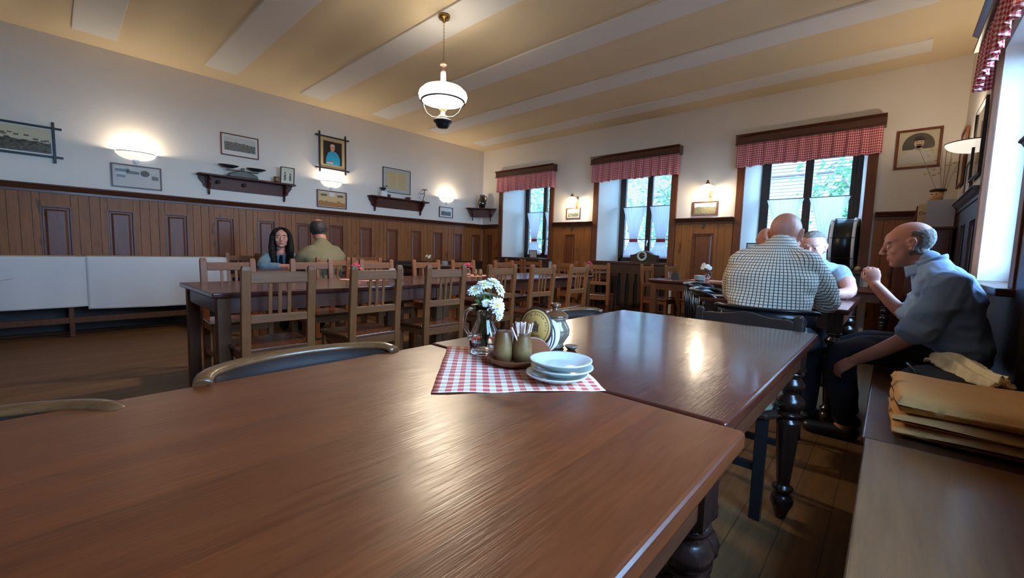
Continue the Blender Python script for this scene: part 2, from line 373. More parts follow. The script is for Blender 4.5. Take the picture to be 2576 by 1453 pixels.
# ceiling: slab, shallow coved bays between flat cream boards
mb = MB().box((-.3, YD-.3, H+.06), (W+.3, .3, H+.2)); 
ys = [-.42]; bands = []
cent = [-.58, -1.73, -2.87, -4.01, -5.17, -6.34, -7.5, -8.65]
def cz(x, y):
    d = min(abs(y-c) for c in cent); t = max(0, min(1, (d-.24)/.34)); z = H+.05*(.5-.5*math.cos(PI*t))
    e = max(0, min(1, min(x-.1, W-.1-x, -.12-y, y-YD-.1)/.5)); return H+.006+(z-H)*e+.006*noise.noise(Vector((x*.8, y*.8, 0)))*e
mb.grid(60, 200, lambda u, v: (u*W, YD*v, cz(u*W, YD*v)))
ceil = struct('ceiling', mb, M['ceil'])
for i, c in enumerate(cent):
    w2 = .175 if i else .16
    x0 = .44+.02*math.sin(i*2); x1 = 7.24
    mb = MB(); n = 40
    def edge(k, s_): 
        x = x0+(x1-x0)*k/n; return (x, c+s_*(w2+.012*noise.noise(Vector((x*.9, c+s_, 3)))))
    top = [edge(k, -1) for k in range(n+1)]+[edge(k, 1) for k in reversed(range(n+1))]
    mb.poly(top, H-.016, H+.012, axes='xy'); struct('trim_%d' % (10+i), mb, M['strip'], bevel=.006)

# ------------------------------------------------------------ wainscot
RZ = 1.668
def rail(mb, a, b, d, put, z=RZ):
    """moulded cap: profile (depth, height)"""
    prof = [(0, z), (.075, z), (.078, z-.012), (.066, z-.02), (.052, z-.045), (.048, z-.05), (.036, z-.066), (.034, z-.094), (0, z-.094)]
    n = len(prof); vs = [put(a, *p) for p in prof]+[put(b, *p) for p in prof]
    mb.add(vs, [tuple(range(n)), tuple(reversed(range(n, 2*n)))]+[(i, n+i, n+(i+1) % n, (i+1) % n) for i in range(n)])
def raised(mb, c, w, z0, z1, put, mi=0):
    """sunk moulding and raised field of one panel"""
    d0, dm, d1 = .024, .006, .016
    def ring(k, d): return [put(c-w/2+k, d, z0+k), put(c+w/2-k, d, z0+k), put(c+w/2-k, d, z1-k), put(c-w/2+k, d, z1-k)]
    rs = [ring(-.004, d0+.006), ring(.008, d0+.006), ring(.014, dm), ring(.03, dm), ring(.05, d1), ]
    vs = [p for r_ in rs for p in r_]; fs = []
    for i in range(len(rs)-1):
        for k in range(4): fs.append((i*4+k, i*4+(k+1) % 4, (i+1)*4+(k+1) % 4, (i+1)*4+k))
    fs.append(tuple((len(rs)-1)*4+k for k in range(4))); mb.add(vs, fs, mi)
def wains(a, b, panels, pw, zt, put, seams, name, z0=.82, tz=RZ, base=True, mt=None):
    """stiles and boards with real gaps, panels set between them"""
    cuts = sorted([(p-pw/2, p+pw/2, 1) for p in panels])
    mb = MB(); x = a
    def board(p, q):
        ss = [p]+sorted(s for s in seams if p < s < q)+[q]
        for i in range(len(ss)-1):
            u0, u1 = ss[i]+.0015, ss[i+1]-.0015
            if u1 > u0: mb_box(mb, put, u0, u1, 0, .024, z0, tz-.09)
    for p, q, _ in cuts:
        board(x, p); mb_box(mb, put, p+.001, q-.001, 0, .024, zt, tz-.09); x = q
    board(x, b); struct(name, mb, mt or M['wains'], bevel=.0015)
    mb2 = MB()
    for p in panels: raised(mb2, p, pw, z0, zt, put)
    return mb2
def mb_box(mb, put, a0, a1, d0, d1, z0, z1):
    vs = [put(a, d, z) for z in (z0, z1) for a, d in ((a0, d0), (a1, d0), (a1, d1), (a0, d1))]
    mb.add(vs, [(0, 3, 2, 1), (4, 5, 6, 7), (0, 1, 5, 4), (1, 2, 6, 5), (2, 3, 7, 6), (3, 0, 4, 7)])
putA = lambda a, d, z: (d, a, z); putB = lambda a, d, z: (a, -d, z); putC = lambda a, d, z: (W-d, a, z)
tn = [20]
def nm():
    tn[0] += 1; return 'trim_%d' % tn[0]
pc = [-.22-.541*i for i in range(17)]
seams = []
for p in pc: seams += [p-.18, p-.27, p-.36]
mb2 = wains(YD, -.03, pc, .235, 1.425, putA, seams, nm()); struct(nm(), mb2, M['wainsp'])
mb = MB(); rail(mb, YD, 0, 0, putA); struct(nm(), mb, M['rail'], bevel=.002)
mb = MB(); mb_box(mb, putA, YD, 0, 0, .02, .1, .82); mb_box(mb, putA, YD, 0, 0, .05, .80, .83); mb_box(mb, putA, YD, 0, 0, .035, 0, .1); struct('baseboard_left', mb, M['darkw'])
for a, b, ps, pw, sm in ((.03, .55, [.27], .16, [.14, .42]), (2.06, 2.95, [2.47], .22, [2.2, 2.3, 2.68, 2.8]), (4.5, 5.34, [4.93], .31, [4.6, 4.72, 5.14, 5.24]), (6.91, W-.03, [7.2], .2, [7.0, 7.1, 7.35])):
    mb2 = wains(a, b, ps, pw, 1.43, putB, sm, nm(), z0=.1); struct(nm(), mb2, M['wainsp'])
    mb = MB(); rail(mb, a-.0, b+.0, 0, putB); struct(nm(), mb, M['railx'], bevel=.002)
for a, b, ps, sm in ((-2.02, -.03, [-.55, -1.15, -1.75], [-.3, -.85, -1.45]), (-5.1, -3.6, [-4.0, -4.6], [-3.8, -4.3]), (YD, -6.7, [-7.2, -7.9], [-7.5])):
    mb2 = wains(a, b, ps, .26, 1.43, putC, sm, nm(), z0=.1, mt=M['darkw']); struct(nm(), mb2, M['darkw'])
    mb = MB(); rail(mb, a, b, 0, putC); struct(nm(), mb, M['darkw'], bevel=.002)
for a, b in OC:
    mb = MB(); mb_box(mb, putC, a-.1, b+.1, 0, .024, .1, ZS-.02); struct(nm(), mb, M['darkw'])
struct('baseboard_back', MB().box((.05, -.03, 0), (W-.03, 0, .1)), M['darkw'])
struct('baseboard_right', MB().box((W-.03, YD, 0), (W, -.03, .1)), M['darkw'])

# ------------------------------------------------------------ windows
def window(n, put, a0, a1, depth, splay, blind, full=True, curtains=True, lab=''):
    """casing, sill, frame with two sashes, panes, handle; put(a, d, z): d>0 into the wall"""
    b0, b1 = a0+splay, a1-splay; mid = (b0+b1)/2; zb, zt = ZS+.0, 2.56
    mb = MB(); P = lambda x0, x1, d0, d1, z0, z1: mb_box(mb, lambda a, d, z: put(a, d, z), x0, x1, d0, d1, z0, z1)
    P(a0-.1, a0, -.035, -.0005, ZS-.0, 2.68); P(a1, a1+.1, -.035, -.0005, ZS-.0, 2.68); P(a0-.1, a1+.1, -.035, -.0005, 2.60, 2.72)
    root = struct('window_%d' % n, mb, M['casing'], bevel=.004)
    mb = MB(); P = lambda x0, x1, d0, d1, z0, z1: mb_box(mb, put, x0, x1, d0, d1, z0, z1)
    P(a0-.11, a1+.11, -.09, 0, ZS-.04, ZS); P(a0, a1, 0, depth+.05, ZS-.04, ZS); obj('window_sill', mb, M['railx'], root, .006)
    mb = MB(); f = .055; P = lambda x0, x1, z0, z1, d0=0, d1=.06: mb_box(mb, put, x0, x1, depth+d0, depth+d1, z0, z1)
    P(b0-.02, b0+f, ZS, zt+.06); P(b1-f, b1+.02, ZS, zt+.06); P(b0, b1, ZS, zb+f); P(b0, b1, zt, zt+.06); obj('window_frame', mb, M['frame'], root, .004)
    for s, (p, q) in enumerate(((b0+f, mid), (mid, b1-f))):
        mb = MB(); g = .05; P(p, p+g, zb+f, zt, -.012, .045); P(q-g, q, zb+f, zt, -.012, .045); P(p, q, zb+f, zb+f+g, -.012, .045); P(p, q, zt-g, zt, -.012, .045)
        P(p+g, q-g, 1.36, 1.375, .01, .03)
        sash = obj('sash', mb, M['frame'], root, .003)
        mb = MB(); mb_box(mb, put, p+g, q-g, depth+.018, depth+.022, zb+f+g, zt-g); obj('pane', mb, M['pane'], sash)
    mb = MB(); mb_box(mb, put, mid-.012, mid+.012, depth-.03, depth-.012, 1.30, 1.36); mb_box(mb, put, mid-.009, mid+.009, depth-.05, depth-.03, 1.24, 1.35); obj('handle', mb, M['chrome'], root, .003)
    if blind:
        mb = MB(); k = 0; z = zt-.02
        while z > zb+.1:
            c0, c1 = b0+f+.02, b1-f-.02
            vs = [put(c0, depth+.075, z), put(c1, depth+.075, z), put(c1, depth+.097, z-.009), put(c0, depth+.097, z-.009)]
            vs += [put(c0, depth+.075, z-.001), put(c1, depth+.075, z-.001), put(c1, depth+.097, z-.010), put(c0, depth+.097, z-.010)]
            mb.add(vs, [(0, 1, 2, 3), (7, 6, 5, 4), (0, 4, 5, 1), (2, 6, 7, 3)]); z -= .026 if blind == 1 else .05
        obj('blind', mb, M['blind'], root)
    if curtains:
        for s, (p, q) in enumerate(((b0+f+.03, mid-.03), (mid+.03, b1-f-.03))):
            cafe(put, p, q, depth-.045, zb+.07, 1.96, lab+(' left leaf' if s == 0 else ' right leaf'))
    return root
def cafe(put, p, q, d, z0, z1, lab):
    mb = MB(); w = q-p; zt = 1.345; uvs = []
    def hw(z):
        if z > zt: t = (z-zt)/(z1-zt); return .34+.66*(t**1.25)
        t = (zt-z)/(zt-z0); return .34+.56*(t**.85)
    nu, nv = 90, 30
    def fn(u, v):
        z = z0+(z1-z0)*v; h = hw(z); a = (p+q)/2+(u-.5)*w*h
        amp = .004+.010*(1-h); dd = amp*math.sin(u*2*PI*17)+.004*math.sin(u*40+z*6)
        return put(a, d+dd, z)
    mb.grid(nu, nv, fn)
    mb.grid(nu, nv, lambda u, v: (lambda P_: P_)(put(*(lambda a, dd, z: (a, dd+.0025, z))(*((p+q)/2+(u-.5)*w*hw(z0+(z1-z0)*v), d+(.004+.010*(1-hw(z0+(z1-z0)*v)))*math.sin(u*2*PI*17)+.004*math.sin(u*40+(z0+(z1-z0)*v)*6), z0+(z1-z0)*v)))))
    o = obj('cafe_curtain', mb, M['sheer']); tag(o, 'sheer white half curtain gathered at the waist, '+lab, 'curtain', 'sheer half curtains')
    mb = MB(); n = 24
    for zz in (0,):
        pass
    hwid = w*.34/2+.006; pts = []
    def tb(u, v):
        th = 2*PI*u; return put((p+q)/2+hwid*math.cos(th), d+.002+.022*math.sin(th), zt-.028+.056*v)
    mb.grid(n, 3, tb); mb.uv = []
    for j in range(4):
        for i in range(n+1): mb.uv.append((i/n*.3, j/3*.06))
    obj('tieback', mb, M['tie'], o)
    mb = MB(); mb.tube([put(p-.01, d-.003, z1+.005), put(q+.01, d-.003, z1+.005)], .006, 8); obj('curtain_rod', mb, M['frame'], o)
putBi = lambda a, d, z: (a, d, z); putCi = lambda a, d, z: (W+d, a, z)
window(1, putBi, *OB[0], TH, .085, 1, lab='corner window')
window(2, putBi, *OB[1], TH, .085, 1, lab='middle window above the mantel clock,')
window(3, putBi, *OB[2], TH, .085, 2, lab='right window beside the drum,')
window(4, putCi, *OC[0], .20, 0, 0, curtains=False); window(5, putCi, *OC[1], .20, 0, 0, curtains=False)
def valance(put, a0, a1, lab, name):
    pel = MB(); z0, z1 = 2.665, 2.80
    prof = [(0, z0), (.15, z0), (.152, z0+.012), (.13, z0+.022), (.13, z1-.035), (.15, z1-.02), (.165, z1-.008), (.165, z1), (0, z1)]
    n = len(prof); vs = [put(a0, *p) for p in prof]+[put(a1, *p) for p in prof]
    pel.add(vs, [tuple(range(n)), tuple(reversed(range(n, 2*n)))]+[(i, n+i, n+(i+1) % n, (i+1) % n) for i in range(n)])
    o = obj('pelmet', pel, M['railx'], None, .003); tag(o, 'dark brown moulded wooden pelmet over the '+lab, 'pelmet', 'window pelmets')
    mb = MB(); L = a1-a0-.05; nu = int(L*90); nv = 10; fr = random.Random(len(lab)); ph = fr.random()*6; zb = 2.355; uv = []
    def fold(u): return .6*math.sin(u*L*2*PI*9+ph)+.4*math.sin(u*L*2*PI*15.3+2*ph+1.4*math.sin(u*9))
    path = []; seg = []
    # runs along the front with short returns at both ends
    def P2(u):
        ret = .09/L
        if u < ret: return (a0+.025, .02+.09*(u/ret))
        if u > 1-ret: return (a1-.025, .02+.09*((1-u)/ret))
        return (a0+.025+(u-ret)/(1-2*ret)*L, .115)
    for j in range(nv+1):
        v = j/nv
        for i in range(nu+1):
            u = i/nu; a, d = P2(u); f = fold(u); am = .011+.019*v
            z = (z0+.01)*(1-v)+zb*v+.008*v*math.sin(u*L*11+ph)+.004*v*f
            mb.v.append(put(a+.004*v*math.cos(u*L*50), d+am*f, z)); uv.append((u*L*1.7, z))
    for j in range(nv):
        for i in range(nu):
            k = j*(nu+1)+i; mb.f.append((k, k+1, k+nu+2, k+nu+1)); mb.m.append(0); mb.sm.append(True)
    mb.uv = uv; o = obj('valance', mb, M['ging']); tag(o, 'red and white gingham valance gathered below the pelmet of the '+lab, 'valance', 'gingham valances')
    so = o.modifiers.new('s', 'SOLIDIFY'); so.thickness = .0015
for (a, b), l in zip(OB, ('corner window', 'middle window', 'drum window')): valance(putB, a-.125, b+.145, l, '')
valance(putC, OC[0][0]-.14, OC[0][1]+.14, 'right wall window', '')
valance(putC, OC[1][0]-.14, OC[1][1]+.14, 'window beside the viewer', '')
for i, (a, b) in enumerate(OB): portal('daylight_portal', ((a+b)/2, TH+.13, 1.78), (-PI/2, 0, 0), b-a, 1.66)
for a, b in OC: portal('daylight_portal', (W+.33, (a+b)/2, 1.78), (0, PI/2, 0), 1.66, b-a)
# radiator covers below the windows
for i, ((a, b), l) in enumerate(zip(OB, ('corner window', 'window with the mantel clock', 'window with the drum'))):
    t = thing('radiator_cover', 'brown wooden radiator cover with long slots under the '+l, 'radiator cover', ((a+b)/2, 0, 0), 0, 'radiator covers'); w = (b-a)/2+.04
    mb = MB(); mb.box((-w, -.05, .02), (w, -.03, .16)); mb.box((-w, -.05, .74), (w, -.03, .9)); n = 9; st = 2*w/n
    for k in range(n+1):
        x = -w+k*st; hw_ = st*.30
        pts = [(x-hw_, .16), (x+hw_, .16), (x+hw_, .25), (x+hw_*.85, .3), (x+hw_*.85, .55), (x+hw_*1.3, .66), (x+hw_*1.1, .74), (x-hw_*1.1, .74), (x-hw_*1.3, .66), (x-hw_*.85, .55), (x-hw_*.85, .3), (x-hw_, .25)]
        pts = [(max(-w, min(w, p)), q) for p, q in pts]; mb.poly(pts, -.05, -.032)
    obj('front_panel', mb, M['grille'], t, .003)
    obj('shade_backing', MB().box((-w+.02, -.012, .1), (w-.02, -.004, .85)), M['recess_shade'], t)  # thin near-black sheet: shade behind the slots put into colour, no radiator modelled
# ------------------------------------------------------------ slatted chairs
def slat_chair(label, group):
    t = thing('dining_chair', label, 'chair', (0, 0, 0), 0, group)
    mb = MB(); pts = [(-.205, -.175), (.205, -.175), (.225, .215), (-.225, .215)]
    mb.poly([(-.165, -.185), (.165, -.185), (.165, -.15), (.205, -.15), (.225, .20), (.205, .22), (-.205, .22), (-.225, .20), (-.205, -.15), (-.165, -.15)], .432, .455, axes='xy'); obj('seat', mb, M['seat'], t, .006)
    for s in (-1, 1):
        mb = MB(); x = .178*s
        n = [(-.165, 0), (-.170, .44), (-.178, .60), (-.205, .915), (-.207, .94)]
        for i in range(len(n)-1): pass
        w, d = .024, .017; vs = []; fs = []
        for y, z in n:
            k = 1 if z < .93 else .8
            vs += [(x-w*k, y-d*k, z), (x+w*k, y-d*k, z), (x+w*k, y+d*k, z), (x-w*k, y+d*k, z)]
        for i in range(len(n)-1):
            for k in range(4): fs.append((i*4+k, i*4+(k+1) % 4, i*4+4+(k+1) % 4, i*4+4+k))
        e = len(n)*4-4; fs += [(3, 2, 1, 0), (e, e+1, e+2, e+3)]; mb.add(vs, fs); obj('rear_leg', mb, M['chair'], t, .004)
        mb = MB().box((s*.19-.019, .165, 0), (s*.19+.019, .203, .432)); obj('front_leg', mb, M['chair'], t, .003)
    obj('crest_rail', MB().box((-.156, -.212, .838), (.156, -.190, .905)), M['chairx'], t, .005)
    obj('lower_rail', MB().box((-.156, -.193, .605), (.156, -.172, .655)), M['chairx'], t, .004)
    for k in (-1, 0, 1): obj('slat', MB().bar((k*.052, -.183, .65), (k*.052, -.201, .842), .021, .010), M['chair'], t, .002)
    mb = MB().box((-.16, -.182, .375), (.16, -.160, .432)); mb.box((-.175, .172, .375), (.175, .196, .432))
    for s in (-1, 1): mb.box((s*.186-.01, -.15, .375), (s*.186+.01, .17, .432))
    obj('seat_frame', mb, M['chairx'], t, .002)
    mb = MB()
    for s in (-1, 1): mb.box((s*.184-.009, -.15, .17), (s*.184+.009, .17, .205))
    mb.box((-.18, -.005, .175), (.18, .015, .2)); obj('stretcher', mb, M['chairx'], t, .002)
    return t
proto = [None]
def chair(x, y, rz, label, group):
    if proto[0] is None:
        proto[0] = slat_chair(label, group); proto[0].location = (x, y, 0); proto[0].rotation_euler = (0, 0, rz); return proto[0]
    return dup(proto[0], (x, y, 0), rz, label, group)
G1 = 'slatted chairs at the long table, backs to the viewer'
near = [(-5.855, 4.225, 'slat-back oak chair at the near left end of the long table'), (-5.235, 4.225, 'oak chair in front of the left pink rose, second along the long table'),
        (-4.605, 4.225, 'slat-back oak chair third along the long table, left of the daisy jug'), (-3.84, 4.12, 'slat-back oak chair directly behind the white daisies, fourth along the long table'),
        (-3.325, 4.225, 'slat-back oak chair fifth along the near side of the long table, before the window reflection'), (-2.66, 4.225, 'slat-back oak chair last along the near side of the long table')]
for y, x, l in near: chair(x, y, PI/2+random.Random(int(-y*100)).uniform(-.04, .04), l, G1)
G2 = 'slatted chairs on the far side of the long table'
for y, l in ((-5.76, 'oak chair facing the viewer across the long table, before the white tablecloth'), (-5.07, 'oak chair facing the viewer across the long table, below the seated woman and beer glass'),
             (-4.38, 'oak chair facing the viewer across the long table, just behind the left pink rose'), (-3.72, 'oak chair across the long table, left of the saucers on the wall table'),
             (-3.13, 'oak chair on the far side of the long table, behind the second rose vase'), (-2.35, 'oak chair across the long table, farthest right below the corner window')):
    chair(3.14, y, -PI/2, l, G2)
G3 = 'slatted chairs round the wall table'
chair(.68, -5.0, -PI/2, 'oak chair against the left wall, left of the seated woman', G3)
chair(1.04, -4.72, -PI/2, 'oak chair the dark haired woman sits on', G3)
chair(2.06, -4.55, PI/2, 'oak chair the man in the olive t-shirt sits on', G3)
chair(2.06, -4.13, PI/2, 'oak chair right beside the man in the olive t-shirt', G3)
chair(.68, -3.17, -PI/2, 'small distant oak chair against the left wall behind the pink rose', G3)
G4 = 'slatted chairs below the back windows'
chair(2.11, -1.02, 0, 'oak chair below the corner window, the one with bright front-lit slats', G4)
chair(2.54, -1.02, 0, 'oak chair below the right half of the corner window', G4)
chair(3.30, -1.06, 0, 'oak chair directly under the far right pink flower', G4)
chair(3.75, -1.06, .35, 'oak chair seen at an angle left of the slotted radiator cover', G4)
chair(4.59, -.74, -PI/2, 'pale oak chair seen side-on just right of the slotted radiator cover', G4)
chair(4.86, -.50, -PI/2, 'pale oak chair seen side-on below the mantel clock window, second of two', G4)

# ------------------------------------------------------------ tables
def top(mb, x0, x1, y0, y1, z, th=.032):
    b = .006; mb.box((x0, y0, z-th), (x1, y1, z))
def turned_leg(mb, x, y, zt=.738, sq=.037):
    mb.box((x-sq, y-sq, .62), (x+sq, y+sq, zt))
    pr = [(.018, 0), (.022, .012), (.030, .04), (.041, .065), (.042, .08), (.034, .10), (.024, .108), (.030, .115), (.039, .124), (.038, .134), (.026, .143), (.023, .150), (.026, .17), (.033, .27), (.040, .37), (.043, .405), (.042, .412), (.03, .42), (.028, .43), (.042, .437), (.043, .444), (.03, .452), (.038, .46), (.051, .476), (.053, .49), (.045, .51), (.030, .522), (.027, .532), (.036, .54), (.046, .555), (.046, .57), (.034, .585), (.028, .595), (.04, .604), (.04, .612), (.03, .62)]
    mb.lathe(pr, 20, X=T(x, y, 0))
def table(name, label, x0, x1, y0, y1, mtop, turned, group=None, z=.77, ins=.03, ap=.1, legw=.07, mleg=None):
    t = thing(name, label, 'table', ((x0+x1)/2, (y0+y1)/2, 0), 0, group); hx, hy = (x1-x0)/2, (y1-y0)/2
    mb = MB(); top(mb, -hx, hx, -hy, hy, z); obj('tabletop', mb, mtop, t, .008, seg=3)
    a, b = hx-ins-.008, hy-ins-.008; mb = MB(); th = .02; lo = z-.032-ap; zz = z-.032
    mb.box((-a, -b, lo), (a, -b+th, zz)); mb.box((-a, b-th, lo), (a, b, zz)); mb.box((-a, -b+th, lo), (-a+th, b-th, zz)); mb.box((a-th, -b+th, lo), (a, b-th, zz)); obj('apron', mb, M['tablewood'], t, .002)
    for sx in (-1, 1):
        for sy in (-1, 1):
            mb = MB()
            if turned: turned_leg(mb, sx*(hx-ins-.036), sy*(hy-ins-.036), zz)
            else: w = legw/2; cx, cy = sx*(hx-ins-w), sy*(hy-ins-w); mb.box((cx-w, cy-w, 0), (cx+w, cy+w, zz))
            obj('leg', mb, (mleg or (M['turned'] if turned else M['legwood'])), t, 0 if turned else .004)
    return t
table('dining_table', 'large orange-brown table in the foreground filling the lower half of the picture', 6.07, 6.945, -7.42, -5.99, M['top1'], 1)
table('dining_table', 'dark red-brown table behind the foreground one, window light mirrored on its top', 6.055, 6.912, -5.982, -4.722, M['top2'], 1)
table('dining_table', 'table the men sit round, with phone and beer on it', 6.08, 6.94, -3.56, -2.22, M['top2'], 1)
table('dining_table', 'long table at left centre, its bare left end beside the white cloth', 3.26, 4.19, -6.15, -4.40, M['top2'], 0, 'long table row')
table('dining_table', 'long table continuing right from the first, window mirrored on it, rose vase at its left', 3.22, 4.10, -4.385, -1.78, M['top2'], 0, 'long table row')
table('dining_table', 'brown table between the seated woman and the man in olive', 1.34, 1.90, -5.25, -3.6, M['tablewood'], 0)
table('dining_table', 'small dark table by the left wall carrying saucers and white flowers', .35, 1.05, -2.5, -1.3, M['darkw'], 0)
table('dining_table', 'table under the corner window with a pink flower on it', 1.75, 3.55, -.86, -.2, M['tablewood'], 0)
table('dining_table', 'table below the middle lamp with daisies and saucers, beside the black chairs', 4.80, 5.75, -1.62, -.62, M['top2'], 0)
table('dining_table', 'table behind the men under the drum window', 6.3, 7.15, -1.06, -.3, M['top1'], 1)

# cloth covered side table
t = thing('side_table', 'low wooden sideboard table hidden under the white cloth by the left wall', 'table', (.36, -6.5, 0))
mb = MB().box((-.24, -2.0, .84), (.22, 1.28, .875)); obj('tabletop', mb, M['darkw'], t, .004)
for yy in (-1.9, -.15, .98):
    for xx in (-.2, .18): obj('leg', MB().box((xx-.02, yy-.02, 0), (xx+.02, yy+.02, .84)), M['legwood'], t, .003)
obj('stretcher', MB().box((.17, -1.9, .15), (.195, .98, .215)), M['legwood'], t, .003)
def drape(y0, y1, drop, name, label, off=0, corner=False):
    mb = MB(); nu = int((y1-y0)*40); prof = [(.10, .878+off), (.3, .879+off), (.56, .879+off), (.585+off, .876+off), (.598+off, .86), (.602+off, .8)]
    nn = 14
    for k in range(1, nn+1): prof.append((.602+off, .8-(.8-drop)*k/nn))
    def fn(u, v):
        i = v*(len(prof)-1); a = int(min(i, len(prof)-2)); f = i-a; x = prof[a][0]*(1-f)+prof[a+1][0]*f; z = prof[a][1]*(1-f)+prof[a+1][1]*f; y = y0+(y1-y0)*u
        dr = max(0, (.86-z)/.6); x += dr*(.012*math.sin(y*7)+.008*math.sin(y*17+2)+.02*noise.noise(Vector((y*2, z*3, 1)))); z -= dr*.03*u*(1 if off else -.3)
        if corner and u > .93: pass
        return (x, y, z)
    mb.grid(nu, len(prof)*2, fn)
    if corner:  # rounded fall at the right end
        def fe(u, v):
            x = .10+.49*u; z = .879-(.879-drop-.04)*v; return (x+.0, y1+.004+.11*v**1.2*(1 if u > .1 else 1)+.01*math.sin(u*9)*v, z+.0)
        mb.grid(20, 12, fe)
        mb.grid(8, 12, lambda u, v: ((.59+.012*math.sin(u*PI))+off, y1+(.004+.11*v**1.2)*u, .879-(.879-drop)*v))
    o = obj(name, mb, M['cloth']); so = o.modifiers.new('s', 'SOLIDIFY'); so.thickness = .003; tag(o, label, 'tablecloth', 'white tablecloths'); return o
drape(-8.6, -6.46, .325, 'tablecloth', 'white tablecloth on the left half of the side table, hem slightly higher')
drape(-6.52, -5.22, .30, 'tablecloth', 'white tablecloth on the right half of the side table, reaching lower', .004, True)
# folded cloth corner hanging at the far left
mb = MB(); mb.add([(.66, -7.6, .70), (.72, -7.02, .665), (.69, -7.2, .80), (.64, -7.6, .86), (.67, -7.6, .66), (.70, -7.25, .62)], [(0, 1, 2, 3), (0, 4, 5, 1)], 0, False)
o = obj('napkin', mb, M['cloth']); o.modifiers.new('s', 'SOLIDIFY').thickness = .003; tag(o, 'folded white cloth corner jutting out at the left edge of the picture', 'napkin')

# ------------------------------------------------------------ bentwood chairs
def bent_chair(label, group, mrim, mback, mleg, h=.79, w=.225, arm=False, bend=.13, mseat=None):
    t = thing('bentwood_chair', label, 'chair', (0, 0, 0), 0, group)
    # local: back at -Y
    arc = []; n = 24; full = 1.25 if arm else 1.0
    for i in range(n+1):
        a = -full+2*full*i/n; th = a*PI/2*.92; x = w*math.sin(th) if abs(a) <= 1 else math.copysign(w, a); y = -.20+bend*(1-math.cos(th))
        if abs(a) > 1: y = -.20+bend+(abs(a)-1)*.35
        z = h-.022*max(0, abs(a)-.75)**2*8
        arc.append(Vector((x, y, z)))
    mb = MB(); mb.tube([p+Vector((0, -.004, -.006)) for p in arc], (.0095, .0175) if not arm else (.012, .02), 10, side=(0, 0, 1)); obj('top_rail', mb, mrim, t)
    mb = MB(); vs = []; fs = []
    for p in arc:
        q = Vector((p.x*.97, p.y+.006, 0)); hh = .085 if not arm else .06
        vs += [(q.x, q.y-.005, p.z-.01), (q.x, q.y+.005, p.z-.01), (q.x, q.y+.005, p.z-hh), (q.x, q.y-.005, p.z-hh)]
    for i in range(n):
        for k in range(4): fs.append((i*4+k, i*4+(k+1) % 4, i*4+4+(k+1) % 4, i*4+4+k))
    fs += [(3, 2, 1, 0), (n*4, n*4+1, n*4+2, n*4+3)]; mb.add(vs, fs, 0, True); obj('back_band', mb, mback, t)
    for k in ((4, 8, 12, 16, 20) if not arm else (3, 6, 9, 12, 15, 18, 21)):
        p = arc[k]; obj('spindle', MB().tube([(p.x*.8, p.y*.9, .45), (p.x*.97, p.y, p.z-.04)], .010, 8), mleg, t)
    prof = [(.0001, .432), (.19, .432), (.21, .438), (.213, .45), (.205, .462), (.18, .466), (.0001, .458)]
    obj('seat', MB().lathe(prof, 28, X=Matrix.Diagonal((1, .98, 1, 1))), mseat or mleg, t)
    for sx in (-1, 1):
        obj('front_leg', MB().tube([(sx*.15, .16, .44), (sx*.175, .185, 0)], [.019, .013], 10), mleg, t)
        obj('rear_leg', MB().tube([(sx*.14, -.15, .44), (sx*.165, -.215, 0)], [.019, .013], 10), mleg, t)
    ring = [(.135*math.cos(a), .135*math.sin(a), .22) for a in [2*PI*i/24 for i in range(24)]]
    obj('hoop', MB().tube(ring, .008, 8, closed=True), mleg, t)
    return t
GB = 'brown bentwood chairs along the left of the front tables'
b0 = bent_chair('brown bentwood chair tucked against the left side of the foreground table', GB, M['bent'], M['bentd'], M['bent']); b0.location = (6.175, -6.35, 0); b0.rotation_euler.z = -PI/2
lowc = dup(b0, (6.215, -6.93, 0), -PI/2-.05, 'brown bentwood chair, only its pale top rim showing at lower left')
lowc.scale.z = .983
b2 = dup(b0, (6.13, -5.13, 0), -PI/2, 'brown bentwood chair at the dark red table, its rim just right of the lidded pot')
bb = bent_chair('black bentwood armchair nearer the men, in front of the other black one', 'black bentwood armchairs', M['blackw'], M['blackw'], M['blackw'], .815, .24, True); bb.location = (6.13, -3.26, 0); bb.rotation_euler.z = -PI/2+.12
dup(bb, (5.85, -2.62, 0), -PI/2+.12, 'black bentwood armchair farther left, below the blackboard stand on the daisy table')
bc = bent_chair('black bentwood chair the man in the checked shirt sits on', 'black bentwood armchairs', M['blackw'], M['blackw'], M['blackw'], .80, .25); bc.location = (6.60, -4.02, 0); bc.rotation_euler.z = 0
# rustic dark chair between the red table and the bald man
t = thing('rustic_chair', 'dark wooden chair with scalloped top rail between the red table and the checked shirt', 'chair', (6.60, -4.70, 0), PI)
def crest():
    pts = []; n = 30
    for i in range(n+1):
        u = i/n; x = -.2+.4*u; pts.append((x, .775+.028*math.sin(PI*u)**.6+.006*math.cos(4*PI*u)-.004))
    pts += [(.2, .70), (.1, .685), (-.1, .685), (-.2, .70)]
    return pts
mb = MB().poly(crest(), -.205, -.183); obj('crest_rail', mb, M['darkw'], t, .005)
for s in (-1, 1):
    mb = MB(); mb.bar((s*.205, -.17, .0), (s*.212, -.185, .45), .036, .03); mb.bar((s*.212, -.185, .44), (s*.215, -.198, .80), .038, .03); mb.ell((s*.215, -.198, .80), (.019, .015, .012)); obj('rear_leg', mb, M['darkw'], t, .003)
    obj('front_leg', MB().bar((s*.17, .17, 0), (s*.17, .17, .43), .04, .04), M['blackw'], t, .003)
obj('seat', MB().poly([(-.2, -.18), (.2, -.18), (.215, .15), (.19, .2), (-.19, .2), (-.215, .15)], .425, .45, axes='xy'), M['darkw'], t, .008)
ms = noisy('seat_pad_cloth', srgb(150, 146, 120), srgb(96, 94, 78), 60, .9, .5, 150)
